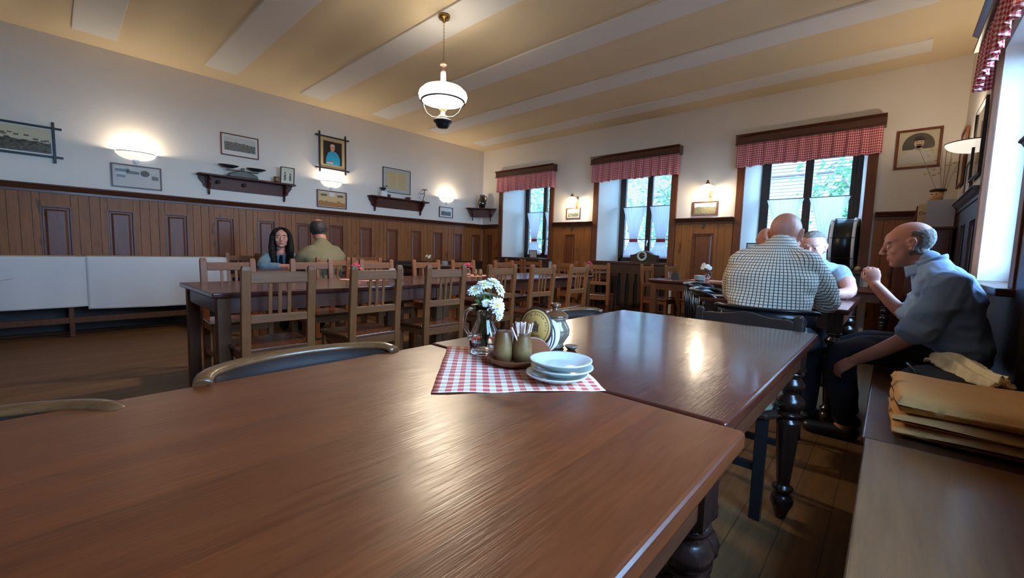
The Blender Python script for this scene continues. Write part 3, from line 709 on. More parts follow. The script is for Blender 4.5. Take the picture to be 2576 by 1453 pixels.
obj('seat_pad', MB().poly([(-.18, -.16), (.18, -.16), (.195, .14), (.17, .185), (-.17, .185), (-.195, .14)], .452, .468, axes='xy'), ms, t, .008)
obj('stretcher', MB().box((-.17, .16, .2), (.17, .18, .23)), M['blackw'], t); obj('stretcher', MB().box((-.19, -.16, .2), (.19, -.145, .23)), M['blackw'], t)

# ------------------------------------------------------------ bench on the right
def bench(x0, x1, y0, y1, z, mt, label):
    t = thing('wall_bench', label, 'bench', ((x0+x1)/2, (y0+y1)/2, 0), 0, 'benches along the right wall'); hx, hy = (x1-x0)/2, (y1-y0)/2
    obj('seat', MB().box((-hx, -hy, z-.032), (hx, hy, z)), mt, t, .008, seg=3)
    obj('front_board', MB().box((-hx+.05, -hy+.02, .08), (-hx+.075, hy-.02, z-.032)), M['darkw'], t, .003)
    for s in (-1, 1): obj('support', MB().box((-hx+.076, s*(hy-.05)-.015, 0), (hx-.01, s*(hy-.05)+.015, z-.032)), M['darkw'], t, .002)
bench(7.083, W-.03, -8.4, -4.885, .452, M['bench1'], 'bare polished bench seat in the lower right corner')
bench(7.074, W-.03, -4.872, -2.9, .447, M['bench2'], 'dark bench seat with the folded blankets, where the man in blue sits')
# ------------------------------------------------------------ pictures
def framed(wall, a, z, w, h, label, style='thin', mfr=None, name='framed_picture', group=None, d0=0, tilt=0, fw=.014):
    """wall: A, B or C; a = coordinate along the wall of the centre, z = centre height"""
    loc, rz = {'A': ((d0, a, z), PI/2), 'B': ((a, -d0, z), 0), 'C': ((W-d0, a, z), -PI/2)}[wall]
    t = thing(name, label, 'picture', loc, rz, group); mfr = mfr or M['casing']; hw, hh = w/2, h/2
    if style == 'cross':
        e = .055; q = .012
        mb = MB()
        for s in (-1, 1): mb.box((s*(hw-q)-q, -.032, -hh-e), (s*(hw-q)+q, -.012, hh+e)); 
        for s in (-1, 1): mb.box((-hw-e, -.026, s*(hh-q)-q), (hw+e, -.010, s*(hh-q)+q))
        obj('frame', mb, mfr, t, .002); iw, ih = hw-.02, hh-.02
    else:
        mb = MB(); y = -.022
        mb.box((-hw, y, -hh), (-hw+fw, -.002, hh)); mb.box((hw-fw, y, -hh), (hw, -.002, hh)); mb.box((-hw+fw, y, -hh), (hw-fw, -.002, -hh+fw)); mb.box((-hw+fw, y, hh-fw), (hw-fw, -.002, hh))
        obj('frame', mb, mfr, t, .002); iw, ih = hw-fw, hh-fw
    return t, iw, ih
def flat(name, t, x0, x1, z0, z1, y, mt, uv=True):
    mb = MB(); mb.add([(x0, y, z0), (x1, y, z0), (x1, y, z1), (x0, y, z1), (x0, y+.003, z0), (x1, y+.003, z0), (x1, y+.003, z1), (x0, y+.003, z1)], [(0, 1, 2, 3), (5, 4, 7, 6), (0, 4, 5, 1), (2, 6, 7, 3), (1, 5, 6, 2), (3, 7, 4, 0)])
    mb.uv = [(0, 0), (1, 0), (1, 1), (0, 1)]*2; return obj(name, mb, mt, t)
def photo(name, sky, land, dark, scale=5, hor=.5, blk=0, seed=0):
    m = mat(name, sky, .18, Coat_Weight=.6, Coat_Roughness=.03); q = N(m); v = q.coord('UV', (1, 1, 1), (seed, seed*.7, 0)); s = q.sep(q.coord('UV'))
    n1 = q.noise(v, scale, 5, .6); n2 = q.noise(v, scale*4, 4, .7)
    edge = q.math('LESS_THAN', s[1], q.math('ADD', hor-.25, q.math('MULTIPLY', n1, .5)))
    la = q.ramp(n2, (.38, dark), (.5, land), (.62, tuple(min(1, c*1.6) for c in land)))
    col = q.mix(edge, sky, la)
    if blk:
        v3 = q.coord('UV', (5, 5, 1), (seed, 0, 0)); vo = q.n('ShaderNodeTexVoronoi', distance='CHEBYCHEV'); vo.inputs['Scale'].default_value = 1.6; q.l(v3, vo.inputs['Vector'])
        f = q.math('LESS_THAN', vo.outputs['Distance'], .28); band = q.math('MULTIPLY', q.math('GREATER_THAN', s[1], .3), q.math('LESS_THAN', s[1], .72))
        col = q.mix(q.math('MULTIPLY', q.math('MULTIPLY', f, band), blk), col, dark)
    q.l(col, q.b.inputs['Base Color']); return m
paper = mat('picture_paper', srgb(222, 216, 204), .3, Coat_Weight=.4, Coat_Roughness=.04)
ph1 = photo('photo_sepia_street', srgb(206, 196, 164), srgb(96, 90, 76), srgb(52, 48, 42), 4, .45, .8, 1)
ph2 = photo('photo_grey_valley', srgb(196, 196, 188), srgb(110, 110, 104), srgb(52, 52, 50), 4, .62, 0, 2.3)
ph3 = photo('print_sepia_town', srgb(214, 182, 132), srgb(176, 120, 70), srgb(120, 78, 46), 6, .35, 0, 4)
ph4 = photo('photo_bw_houses', srgb(216, 216, 214), srgb(100, 104, 106), srgb(28, 30, 34), 5, .6, .6, 6)
ph5 = photo('photo_castle_hill', srgb(206, 200, 172), srgb(88, 92, 74), srgb(24, 26, 24), 5, .5, 0, 8.2)
ph6 = photo('photo_castle_hill_two', srgb(190, 200, 196), srgb(110, 108, 78), srgb(22, 24, 20), 5, .62, .5, 9.5)
# 0: cross-stick frame far left
t, iw, ih = framed('A', -6.98, 2.135, .60, .34, 'crossed-stick frame with a faded sepia street photograph, cut by the left edge', 'cross', M['black'])
flat('mount', t, -iw, iw, -ih, ih, -.016, paper); flat('photograph', t, -iw+.015, iw-.015, -ih+.02, ih-.015, -.0195, ph1)
# 1: postcards under the first sconce
t, iw, ih = framed('A', -6.0, 1.862, .475, .285, 'reddish frame of several small old postcard views under the leftmost wall light', 'thin', M['rail'])
flat('mount', t, -iw, iw, -ih, ih, -.012, mat('mount_pale', srgb(206, 204, 198), .06, Coat_Weight=1, Coat_Roughness=.02))
for x0, x1, z0, z1 in ((-.20, -.07, .05, .10), (-.19, -.11, -.02, .03), (-.10, .02, .03, .09), (.14, .205, -.02, .06)): flat('view', t, x0, x1, z0, z1, -.0155, ph2)
t2 = MB(); t2.poly([(.075+.045*math.cos(a), .05+.038*math.sin(a)) for a in [2*PI*i/20 for i in range(20)]], -.0155, -.012); obj('oval_view', t2, ph1, t)
# 2
t, iw, ih = framed('A', -4.865, 2.467, .475, .305, 'thin brown frame with a grey and white valley photograph above the scales', 'thin', M['casing'])
flat('mount', t, -iw, iw, -ih, ih, -.012, paper); flat('photograph', t, -iw+.03, iw-.03, -ih+.06, ih-.03, -.0155, ph2)
# 3 portrait in cross frame
t, iw, ih = framed('A', -3.515, 2.62, .46, .54, 'dark crossed-stick frame with a colour portrait of a sitter in a blue top', 'cross', M['black'])
flat('mount', t, -iw, iw, -ih, ih, -.016, mat('gold_mount', srgb(200, 168, 116), .35)); dk = mat('portrait_dark', srgb(38, 28, 26), .3)
flat('background', t, -iw+.055, iw-.055, -ih+.06, ih-.06, -.0195, dk)
mb = MB(); mb.poly([(-.12, -.185), (.12, -.185), (.125, -.10), (.10, -.02), (.05, .03), (-.03, .035), (-.08, -.0), (-.11, -.08)], -.0225, -.0195); obj('blue_top', mb, mat('portrait_blue', srgb(36, 140, 176), .4), t)
mb = MB(); mb.poly([(-.005+.038*math.cos(a), .085+.055*math.sin(a)) for a in [2*PI*i/20 for i in range(20)]], -.0245, -.021); obj('painted_face', mb, mat('portrait_skin', srgb(206, 142, 108), .4), t); obj('painted_hands', MB().poly([(-.10, -.17), (.0, -.17), (.0, -.145), (-.10, -.15)], -.0245, -.021), bpy.data.materials['portrait_skin'], t)
mb = MB(); mb.poly([(-.005+.042*math.cos(a), .11+.04*math.sin(a)) for a in [PI*i/12 for i in range(13)]], -.0265, -.0235); obj('painted_hair', mb, mat('portrait_hair', srgb(196, 176, 140), .4), t)
# 4
t, iw, ih = framed('A', -3.53, 1.857, .51, .285, 'wide frame with a sepia town print under the middle wall light', 'thin', M['rail'])
flat('print', t, -iw+.01, iw-.01, -ih+.01, ih-.01, -.012, ph3)
for x in (-.14, .0, .14): flat('vignette', t, x-.05, x+.05, .05, .115, -.0155, ph1 if x else paper)
# 5 document
t, iw, ih = framed('A', -2.28, 2.34, .60, .455, 'thin dark frame with a yellowed handwritten two-column document above the shelf', 'thin', M['bentd'], fw=.010)
flat('mount', t, -iw, iw, -ih, ih, -.012, mat('grey_mount', srgb(192, 192, 186), .12, Coat_Weight=.7)); m = mat('old_document', srgb(206, 184, 138), .5); q = N(m); s = q.sep(q.coord('UV'))
ln = q.math('LESS_THAN', q.math('FRACT', q.math('MULTIPLY', s[1], 17)), .45); nz = q.math('GREATER_THAN', q.noise(q.coord('UV', (30, 60, 1)), 1.5, 2), .5); gut = q.math('GREATER_THAN', q.math('ABSOLUTE', q.math('SUBTRACT', s[0], .5)), .035); ed = q.math('LESS_THAN', q.math('ABSOLUTE', q.math('SUBTRACT', s[0], .5)), .44)
q.l(q.mix(q.math('MULTIPLY', q.math('MULTIPLY', ln, nz), q.math('MULTIPLY', q.math('MULTIPLY', gut, ed), .55)), srgb(206, 184, 138), srgb(90, 72, 50)), q.b.inputs['Base Color'])
flat('document', t, -iw+.075, iw-.075, -ih+.07, ih-.06, -.0155, m)
# 6
t, iw, ih = framed('A', -1.085, 1.86, .365, .22, 'small black frame with a black and white street photograph under the right wall light', 'thin', M['black'])
flat('mount', t, -iw, iw, -ih, ih, -.012, paper); flat('photograph', t, -iw+.04, iw-.04, -ih+.03, ih-.03, -.0155, ph4)
# back wall
t, iw, ih = framed('B', 2.52, 1.835, .31, .20, 'small brown frame with a castle hill print between the corner and middle windows', 'thin', M['casing'])
flat('mount', t, -iw, iw, -ih, ih, -.012, paper); flat('print', t, -iw+.022, iw-.022, -ih+.02, ih-.02, -.0155, ph5)
t, iw, ih = framed('B', 4.925, 1.812, .365, .21, 'small brown frame with a town and castle print between the middle and right windows', 'thin', M['casing'])
flat('print', t, -iw+.01, iw-.01, -ih+.01, ih-.01, -.012, ph6)
t, iw, ih = framed('B', 7.225, 2.378, .385, .445, 'brown framed oval-vignette portrait of a moustached man in white, right of the windows', 'thin', M['casing'], fw=.026)
m = mat('aged_paper', srgb(196, 184, 158), .2, Coat_Weight=.5); flat('mount', t, -iw, iw, -ih, ih, -.012, m)
mb = MB(); mb.poly([(.135*math.cos(a), .03+.145*math.sin(a)) for a in [-.25+(PI+.5)*i/24 for i in range(25)]], -.0155, -.012); obj('oval_background', mb, noisy('charcoal_vignette', srgb(48, 44, 40), srgb(92, 86, 76), 14, .4), t)
mb = MB(); mb.poly([(-.15, -.165), (.15, -.165), (.145, -.06), (.09, -.02), (.03, -.0), (-.03, -.0), (-.09, -.03), (-.145, -.08)], -.0185, -.015); obj('white_tunic', mb, mat('drawn_tunic', srgb(190, 186, 176), .4), t)
mb = MB(); mb.poly([(.005+.042*math.cos(a), .065+.062*math.sin(a)) for a in [2*PI*i/20 for i in range(20)]], -.0205, -.017); mb.poly([(-.02, -.02), (.035, -.02), (.03, .03), (-.015, .03)], -.0205, -.017); obj('drawn_face', mb, mat('drawn_skin', srgb(178, 152, 122), .4), t)
mb = MB(); mb.poly([(.005+.047*math.cos(a), .085+.055*math.sin(a)) for a in [PI*i/12 for i in range(13)]]+[(-.04, .10), (.05, .10)][::-1], -.0225, -.019); mb.poly([(-.018, .035), (.028, .035), (.024, .046), (-.014, .046)], -.0225, -.019); mb.poly([(-.022, .075), (-.006, .075), (-.006, .08), (-.022, .08)], -.0225, -.019); mb.poly([(.014, .075), (.03, .075), (.03, .08), (.014, .08)], -.0225, -.019); obj('drawn_hair', mb, mat('drawn_hair', srgb(44, 34, 30), .4), t)
# right wall frames
mir = mat('picture_glass_grey', srgb(120, 112, 100), .05, Coat_Weight=1, Coat_Roughness=.02)
t, iw, ih = framed('C', -1.52, 2.09, .56, .60, 'dark framed glazed picture on the right wall beside the large wall light', 'thin', M['black'], fw=.02, d0=.015); flat('print', t, -iw, iw, -ih, ih, -.012, mir)
t, iw, ih = framed('C', -.32, 2.17, .42, .58, 'narrow brown frame seen edge-on on the right wall next to the corner', 'thin', M['casing'], fw=.025, d0=.01); flat('print', t, -iw, iw, -ih, ih, -.012, paper)
t, iw, ih = framed('C', -.98, 1.86, .42, .34, 'small dark frame low on the right wall under the big wall light', 'thin', M['rail'], fw=.02); flat('print', t, -iw, iw, -ih, ih, -.012, paper)

# ------------------------------------------------------------ wall lights
def bowl_light(loc, rz, label, R=.185, D=.13, power=9.5, hh=.085):
    t = thing('wall_light', label, 'wall light', loc, rz, 'half-bowl wall lights')
    mb = MB(); nu, nv = 28, 8
    def fn(u, v):
        th = PI*u; k = math.sin(v*PI/2)**.9; x = R*k*math.cos(th); y = -.004-D*k*math.sin(th); return (x, y, -hh+hh*(1-math.cos(v*PI/2)) if v < 1 else 0)
    mb.grid(nu, nv, fn); o = obj('glass_bowl', mb, M['shade2'], t); o.modifiers.new('s', 'SOLIDIFY').thickness = .004
    rim = [fn(i/nu, 1) for i in range(nu+1)]; obj('rim', MB().tube([(x, y, .003) for x, y, z in rim], .0045, 6), M['frame'], t)
    mb = MB().box((-.03, -.03, -hh-.02), (.03, -.002, -hh+.02)); mb.poly([(-.03, -hh-.02), (.03, -hh-.02), (.0, -hh-.045)], -.024, -.002); obj('bracket', mb, M['whitep'], t, .003)
    lamp('bulb', 'POINT', (0, -D*.5, -.01), power, (1, .83, .62), .03, parent=t)
    return t
bowl_light((0, -6.0, 2.155), PI/2, 'half-bowl wall light at far left above the postcards')
bowl_light((0, -3.535, 2.145), PI/2, 'half-bowl wall light glowing below the portrait in blue', .17)
bowl_light((0, -1.075, 2.155), PI/2, 'half-bowl wall light on the left wall nearest the corner shelf', .18)
bowl_light((W, -1.13, 2.16), -PI/2, 'large half-bowl wall light on the right wall at the picture edge', .19, .20)
bowl_light((W, -4.35, 2.16), -PI/2, 'added unseen half-bowl wall light on the right wall between its two windows', .19, .18)  # out of view, added as a source for the warm light on the bench
def arm_light(x, z, label):
    t = thing('wall_lamp', label, 'wall lamp', (x, 0, z), 0, 'brass arm lamps between windows')
    mb = MB().poly([(-.022, -.13), (0, -.17), (.022, -.13), (.022, .10), (0, .12), (-.022, .10)], -.014, -.001); obj('backplate', mb, M['brass'], t, .003)
    arm = [(0, -.014, -.06), (0, -.05, -.09), (-.0, -.09, -.07), (0, -.12, 0), (0, -.135, .07), (0, -.15, .115), (0, -.17, .13), (0, -.19, .12)]
    obj('arm', MB().tube(arm, .006, 8), M['brass'], t)
    X = T(0, -.19, .015); prof = [(.028, .075), (.045, .068), (.085, .045), (.11, .018), (.112, .0), (.10, -.016), (.085, -.022), (.0001, -.024)]
    obj('glass_shade', MB().lathe([(.0001, .078)]+prof, 28, X=X), M['shade'], t)
    obj('gallery', MB().lathe([(.03, .072), (.032, .085), (.02, .1), (.012, .125), (.008, .135), (.0001, .137)], 16, X=X), M['brass'], t)
    lamp('bulb', 'POINT', (0, -.19, -.05), 8, (1, .82, .6), .05, parent=t); return t
arm_light(2.60, 2.03, 'brass wall lamp with milky shade between the corner and middle windows')
arm_light(5.0, 2.055, 'brass wall lamp with milky shade between the middle and right windows')
# pendant
t = thing('pendant_lamp', 'hanging oil-lamp style pendant with lit white glass shade and black font', 'lamp', (3.74, -4.13, 0))
obj('canopy', MB().lathe([(.0001, H-.016), (.055, H-.016), (.058, H-.03), (.05, H-.045), (.02, H-.05), (.012, H-.08), (.0001, H-.082)], 24), M['brass'], t)
mb = MB(); z = H-.078; k = 0; ztop = 2.87
while z > ztop:
    L = .028; e = [(.007*math.cos(a), .0, z-L/2+.019*math.sin(a)) for a in [2*PI*i/12 for i in range(12)]]
    if k % 2: e = [(0, x, zz) for x, _, zz in e]
    mb.tube(e, .0016, 5, closed=True); z -= .031; k += 1
obj('chain', mb, M['brass'], t)
obj('smoke_bell', MB().lathe([(.0001, 2.872), (.012, 2.868), (.034, 2.85), (.03, 2.84), (.012, 2.832), (.008, 2.80), (.022, 2.79), (.022, 2.77), (.0001, 2.765)], 20), mat('pink_glass', srgb(250, 196, 160), .3, Transmission_Weight=.3), t)
obj('chimney', MB().lathe([(.025, 2.77), (.026, 2.66), (.03, 2.6), (.03, 2.52)], 20, caps=False), M['chim'], t)
R = .235
sh = [(.03, 2.655), (.06, 2.655), (.13, 2.645), (.19, 2.62), (.226, 2.585), (.235, 2.555), (.228, 2.525), (.205, 2.505), (.2, 2.505)]
o = obj('glass_shade', MB().lathe(sh, 48, caps=False), M['shade3'], t); o.modifiers.new('s', 'SOLIDIFY').thickness = .004
obj('shade_ring', MB().lathe([(.207, 2.508), (.214, 2.506), (.214, 2.494), (.198, 2.494), (.198, 2.506)], 48, caps=False), mat('dark_bronze', (.05, .04, .035), .5, .3), t)
for a in (.6, .6+PI): 
    c, s = math.cos(a), math.sin(a); obj('harp', MB().tube([(r*c, r*s, z) for r, z in ((.2, 2.50), (.19, 2.45), (.16, 2.395), (.11, 2.36), (.06, 2.355), (.02, 2.365))], .0045, 8), bpy.data.materials['dark_bronze'], t)
obj('burner', MB().lathe([(.0001, 2.46), (.034, 2.46), (.04, 2.44), (.036, 2.42), (.022, 2.41), (.022, 2.375), (.042, 2.365), (.044, 2.35), (.03, 2.345), (.046, 2.335), (.05, 2.325)], 24), mat('cream_burner', srgb(220, 200, 160), .4), t)
obj('font', MB().lathe([(.0001, 2.327), (.085, 2.325), (.092, 2.318), (.085, 2.302), (.07, 2.295), (.068, 2.275), (.055, 2.262), (.05, 2.255), (.0001, 2.252)], 32), M['black'], t)
obj('bulb_glass', MB().ell((0, 0, 2.51), (.03, .03, .045)), emis('bulb_white', (1, .93, .8), 25), t)
lamp('bulb', 'POINT', (0, 0, 2.55), 115, (1, .84, .62), .10, parent=t)

# ------------------------------------------------------------ shelves and what stands on them
def shelf(loc, rz, w, label, name='wall_shelf', wt=None, br=None):
    t = thing(name, label, 'shelf', loc, rz, 'dark wooden wall shelves'); wt = wt or w; hw = w/2
    mb = MB().poly([(-hw, -.16), (hw, -.16), (hw+.0, -.002), (-hw, -.002)] if False else [(-hw, -.135), (-hw+.03, -.17), (hw-.03, -.17), (hw, -.135), (hw, -.002), (-hw, -.002)], 0, .022, axes='xy'); obj('board', mb, M['shelf'], t, .004)
    bx = br or hw-.14; obj('back_panel', MB().box((-bx, -.02, -.17), (bx, -.004, 0)), M['shelf'], t, .003)
    for s in (-1, 1):
        prof = [(-.004, 0), (-.145, 0), (-.15, -.03), (-.12, -.06), (-.125, -.1), (-.09, -.13), (-.055, -.17), (-.05, -.21), (-.03, -.245), (-.012, -.25), (-.004, -.22)]
        mb = MB().poly([(y, z) for y, z in prof], s*bx-.011, s*bx+.011, axes='yz'); obj('bracket', mb, M['shelf'], t, .003)
        pts = [(s*(bx+.011), 0), (s*(hw-.02), 0), (s*(hw-.03), -.05), (s*(hw-.07), -.10), (s*(hw-.08), -.14), (s*(bx+.011), -.17)]
        obj('side_wing', MB().poly(pts, -.018, -.004), M['shelf'], t, .002)
    return t
s1 = shelf((0, -4.775, 1.985), PI/2, 1.25, 'long dark wall shelf with two knobs carrying the old scales')
for x in (-.38, -.06): obj('knob', MB().lathe([(.0001, 0), (.014, .0), (.012, .02), (.024, .03), (.026, .042), (.016, .05), (.0001, .052)], 16, X=T(x, -.02, -.07) @ Rx(PI/2)), M['black'], s1)
s2 = shelf((0, -2.25, 1.985), PI/2, 1.28, 'dark wall shelf under the framed document, with coffee mill and letter scale')
s3 = shelf((.225, -.245, 1.985), PI/4*1.0, .66, 'small dark shelf set across the room corner under the black jug', br=.2)
PA = lambda y, x=.09, z=2.008: (x, y, z)
# balance scales
t = thing('kitchen_scales', 'old green cast-iron balance scales with two dark pans', 'scales', PA(-4.86), PI/2)
obj('base', MB().poly([(-.19, 0), (.19, 0), (.175, .05), (.10, .075), (.05, .095), (-.05, .095), (-.10, .075), (-.175, .05)], -.045, .045), M['iron'], t, .01)
obj('beam', MB().box((-.2, -.012, .09), (.2, .012, .105)).box((-.02, -.015, .09), (.02, .015, .14)), M['iron'], t, .003)
for s in (-1, 1): obj('pan', MB().lathe([(.0001, .12), (.05, .12), (.09, .135), (.122, .15), (.128, .158), (.12, .158), (.08, .145), (.0001, .132)], 28, X=T(s*.175, 0, 0) @ Matrix.Diagonal((1, .6, 1, 1))), M['iron'], t)
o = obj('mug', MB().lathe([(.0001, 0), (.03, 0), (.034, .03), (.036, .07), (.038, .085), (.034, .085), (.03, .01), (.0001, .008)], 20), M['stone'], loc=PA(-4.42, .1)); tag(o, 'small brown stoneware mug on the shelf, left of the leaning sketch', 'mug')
t = thing('framed_sketch', 'small framed ink sketch of two figures leaning on the long shelf', 'picture', PA(-4.27, .10), PI/2); X = Rx(.12)
mb = MB(); mb.box((-.1, -.012, 0), (-.09, 0, .25), X=X); mb.box((.09, -.012, 0), (.1, 0, .25), X=X); mb.box((-.09, -.012, 0), (.09, 0, .01), X=X); mb.box((-.09, -.012, .24), (.09, 0, .25), X=X); obj('frame', mb, M['bentd'], t)
mb = MB().box((-.09, -.004, .01), (.09, 0, .24), X=X); obj('paper', mb, mat('sketch_paper', srgb(214, 208, 180), .5), t)
mb = MB()
for x, h in ((-.035, .15), (.04, .13)): mb.box((x-.014, -.006, .05), (x+.014, -.004, .05+h*.6), X=X); mb.ell((x, -.005, .05+h*.75), (.012, .001, .014), X=X)
obj('ink_figures', mb, mat('sketch_ink', srgb(110, 104, 92), .6), t)
# coffee mill
t = thing('coffee_mill', 'small white box coffee mill with iron hopper and crank on the right shelf', 'coffee mill', PA(-2.62), PI/2)
obj('box', MB().box((-.06, -.05, 0), (.06, .05, .10)), M['whitep'], t, .006); obj('drawer', MB().box((-.045, -.056, .02), (.045, -.05, .06)), M['whitep'], t, .003)
obj('hopper', MB().lathe([(.0001, .10), (.04, .10), (.03, .115), (.035, .13), (.06, .155), (.062, .16), (.055, .16), (.0001, .14)], 20), M['iron'], t)
obj('crank', MB().tube([(0, 0, .14), (0, 0, .185), (.08, 0, .195)], .004, 6).ell((.08, 0, .205), (.012, .012, .014)), M['iron'], t)
for y, r, l in ((-2.5, (.05, .035, .03), 'dark lumpy stone beside the coffee mill'), (-2.08, (.08, .045, .028), 'grey speckled shell-like stone in the middle of the right shelf')):
    o = obj('stone', MB().ell((0, 0, r[2]), r), noisy('stone_'+str(int(-y*100)), srgb(120, 112, 100), srgb(56, 50, 46), 30, .8), loc=PA(y)); tag(o, l, 'stone')
t = thing('letter_scale', 'small black iron letter scale with pillar and arc', 'scales', PA(-1.74, .1), PI/2)
obj('foot', MB().lathe([(.0001, 0), (.05, 0), (.04, .012), (.012, .02), (.0001, .02)], 20), M['iron'], t)
obj('arc', MB().tube([(-.02+.075*math.cos(a), 0, .12+.085*math.sin(a)) for a in [PI*.62+PI*.85*i/14 for i in range(15)]], .005, 6), M['chrome'], t)
obj('pillar', MB().tube([(0, 0, .015), (.012, 0, .08), (.03, 0, .12), (.035, 0, .2), (.035, 0, .235)], .006, 8), M['iron'], t)
obj('plate', MB().lathe([(.0001, .235), (.06, .235), (.06, .24), (.0001, .24)], 20, X=T(.035, 0, 0)), M['iron'], t); obj('lever', MB().tube([(-.075, 0, .14), (.03, 0, .17)], .005, 6), M['iron'], t)
# black jug in the corner
t = thing('pitcher', 'glossy black ceramic jug with handle on the corner shelf', 'jug', (.20, -.215, 2.008), .5)
obj('body', MB().lathe([(.0001, 0), (.055, 0), (.06, .015), (.085, .08), (.092, .13), (.085, .18), (.062, .225), (.055, .25), (.056, .29), (.06, .305), (.054, .305), (.05, .28), (.0001, .27)], 32), mat('black_glaze', (.015, .01, .008), .08, Coat_Weight=1), t)
obj('handle', MB().tube([(.055, 0, .27), (.09, 0, .275), (.11, 0, .24), (.105, 0, .19), (.085, 0, .155)], .009, 10), bpy.data.materials['black_glaze'], t)

# ------------------------------------------------------------ sill objects
t = thing('mantel_clock', 'dark humped mantel clock with round pale dial ring on the middle sill', 'clock', (3.94, .12, ZS), .06)
pts = [(-.27, 0), (.27, 0), (.27, .14)]+[(.27-.02-.01*i, .145) for i in range(2)]
pts = [(a*.86, b*.94) for a, b in [(-.27, 0), (.27, 0), (.27, .13), (.22, .135), (.16, .15), (.10, .185), (.05, .205), (0, .212), (-.05, .205), (-.10, .185), (-.16, .15), (-.22, .135), (-.27, .13)]]
obj('case', MB().poly(pts, -.07, .07), M['darkw'], t, .005)
X = T(-.02, -.07, .11) @ Rx(PI/2); obj('dial_ring', MB().lathe([(.052, 0), (.085, 0), (.086, .006), (.08, .01), (.056, .008), (.052, 0)], 36, X=X, caps=False), mat('pale_dial', srgb(190, 184, 168), .4), t)
obj('dial_centre', MB().lathe([(.0001, .001), (.052, .001), (.052, .003), (.0001, .003)], 30, X=X), mat('dial_dark', (.03, .025, .022), .3), t)
for a in (.6, 2.4): obj('hand', MB().box((-.003, 0, .004), (.003, .042, .005), X=X @ Rz(a)), M['brass'], t)
obj('foot', MB().box((-.24, -.075, 0), (.24, .075, .012)), M['darkw'], t, .002)
t = thing('bass_drum', 'big black bass drum with white hoops standing in the right window', 'drum', (6.62, .22, ZS), .0)
Rd = .335; X = T(0, 0, Rd+.005) @ Ry(PI/2)
obj('shell', MB().lathe([(.0001, -.14), (Rd-.012, -.14), (Rd-.012, .14), (.0001, .14)], 48, X=X), mat('drum_black', (.006, .006, .008), .3), t)
for s in (-1, 1): obj('hoop', MB().lathe([(Rd-.011, s*.112-.016), (Rd+.004, s*.112-.016), (Rd+.004, s*.112+.016), (Rd-.011, s*.112+.016)], 48, X=X, caps=False), mat('hoop_white', srgb(235, 235, 235), .5), t)
for k in range(8):
    a = k*PI/4+.2; obj('tension_rod', MB().tube([(-.12, (Rd+.008)*math.sin(a), Rd+.005+(Rd+.008)*math.cos(a)), (.12, (Rd+.008)*math.sin(a), Rd+.005+(Rd+.008)*math.cos(a))], .004, 6), M['black'], t)
for s in (-1, 1): obj('drumhead', MB().lathe([(.0001, s*.141), (Rd-.02, s*.141), (Rd-.02, s*.143), (.0001, s*.143)], 48, X=X), mat('drumhead_dark', (.02, .02, .024), .3), t)
o = obj('drum_beater', MB().ell((0, 0, .03), (.034, .034, .03)).tube([(0, 0, .03), (.04, .22, .012)], .006, 6), noisy('felt_cream', srgb(206, 184, 128), srgb(186, 160, 104), 30, .9), loc=(6.80, -.03, ZS)); tag(o, 'cream felt ball of a drum beater lying at the foot of the drum', 'drum beater')
def stand_card(loc, rz, w, h, label, mfr):
    t = thing('stand_card', label, 'picture', loc, rz); X = Rx(.14)
    mb = MB(); mb.box((-w/2, -.01, 0), (-w/2+.012, 0, h), X=X); mb.box((w/2-.012, -.01, 0), (w/2, 0, h), X=X); mb.box((-w/2, -.01, 0), (w/2, 0, .012), X=X); mb.box((-w/2, -.01, h-.012), (w/2, 0, h), X=X); obj('frame', mb, mfr, t)
    obj('paper', MB().box((-w/2+.01, -.004, .01), (w/2-.01, 0, h-.01), X=X), paper, t); return t
stand_card((1.30, .32, ZS), .1, .2, .17, 'small black framed white card standing on the sill of the corner window', M['black'])
stand_card((5.72, .10, ZS), .05, .40, .345, 'black framed white sheet in the right window, mostly behind the bald man', M['black'])

# corner cabinet with box and figure
t = thing('corner_cabinet', 'plain brown cabinet in the right corner below the white board', 'cabinet', (7.40, -.34, 0))
obj('body', MB().box((-.17, -.30, .05), (.14, .28, 1.42)), M['rail'], t, .004); obj('door', MB().box((-.15, -.315, .1), (.12, -.30, 1.38)), M['rail'], t, .003); obj('top', MB().box((-.18, -.325, 1.42), (.15, .29, 1.445)), M['rail'], t, .004); obj('plinth', MB().box((-.16, -.28, 0), (.13, .27, .05)), M['darkw'], t)
o = thing('notice_board', 'white sheet with a small dark printed heading standing on the corner cabinet', 'sign', (7.435, -.60, 1.447), 0)
obj('sheet', MB().box((-.105, -.006, 0), (.105, 0, .275), X=Rx(.03)), mat('sheet_white', srgb(168, 164, 170), .5), o)
pm = mat('print_purple', srgb(86, 78, 96), .6); text('printed_heading', 'SPORTCLUB', .028, pm, o, (.0, -.0035, .252), (PI/2+.03, 0, 0)); text('printed_subheading', 'DIPLOM\n2018', .02, pm, o, (.0, -.0045, .215), (PI/2+.03, 0, 0))
t = thing('book', 'beige booklet lettered De standing behind the white sheet', 'book', (7.34, -.50, 1.447), 0)
obj('cover', MB().box((-.07, -.012, 0), (.06, .012, .25)), mat('booklet_cover', srgb(190, 160, 112), .6), t, .002); text('lettering', 'De', .05, M['ink'], t, (-.03, -.013, .15), (PI/2, 0, 0))
t = thing('figurine', 'small doll with a round face and flat black cap above the booklet', 'figurine', (7.40, -.40, 1.447), -.4)
obj('body', MB().lathe([(.0001, 0), (.05, 0), (.055, .1), (.04, .2), (.03, .27), (.0001, .28)], 20), M['cream'], t)
hd = obj('head', MB().ell((0, 0, .335), (.055, .055, .06)), mat('doll_face', srgb(214, 160, 110), .5), t); obj('cap', MB().ell((.008, .01, .395), (.072, .07, .022)), M['black'], t)
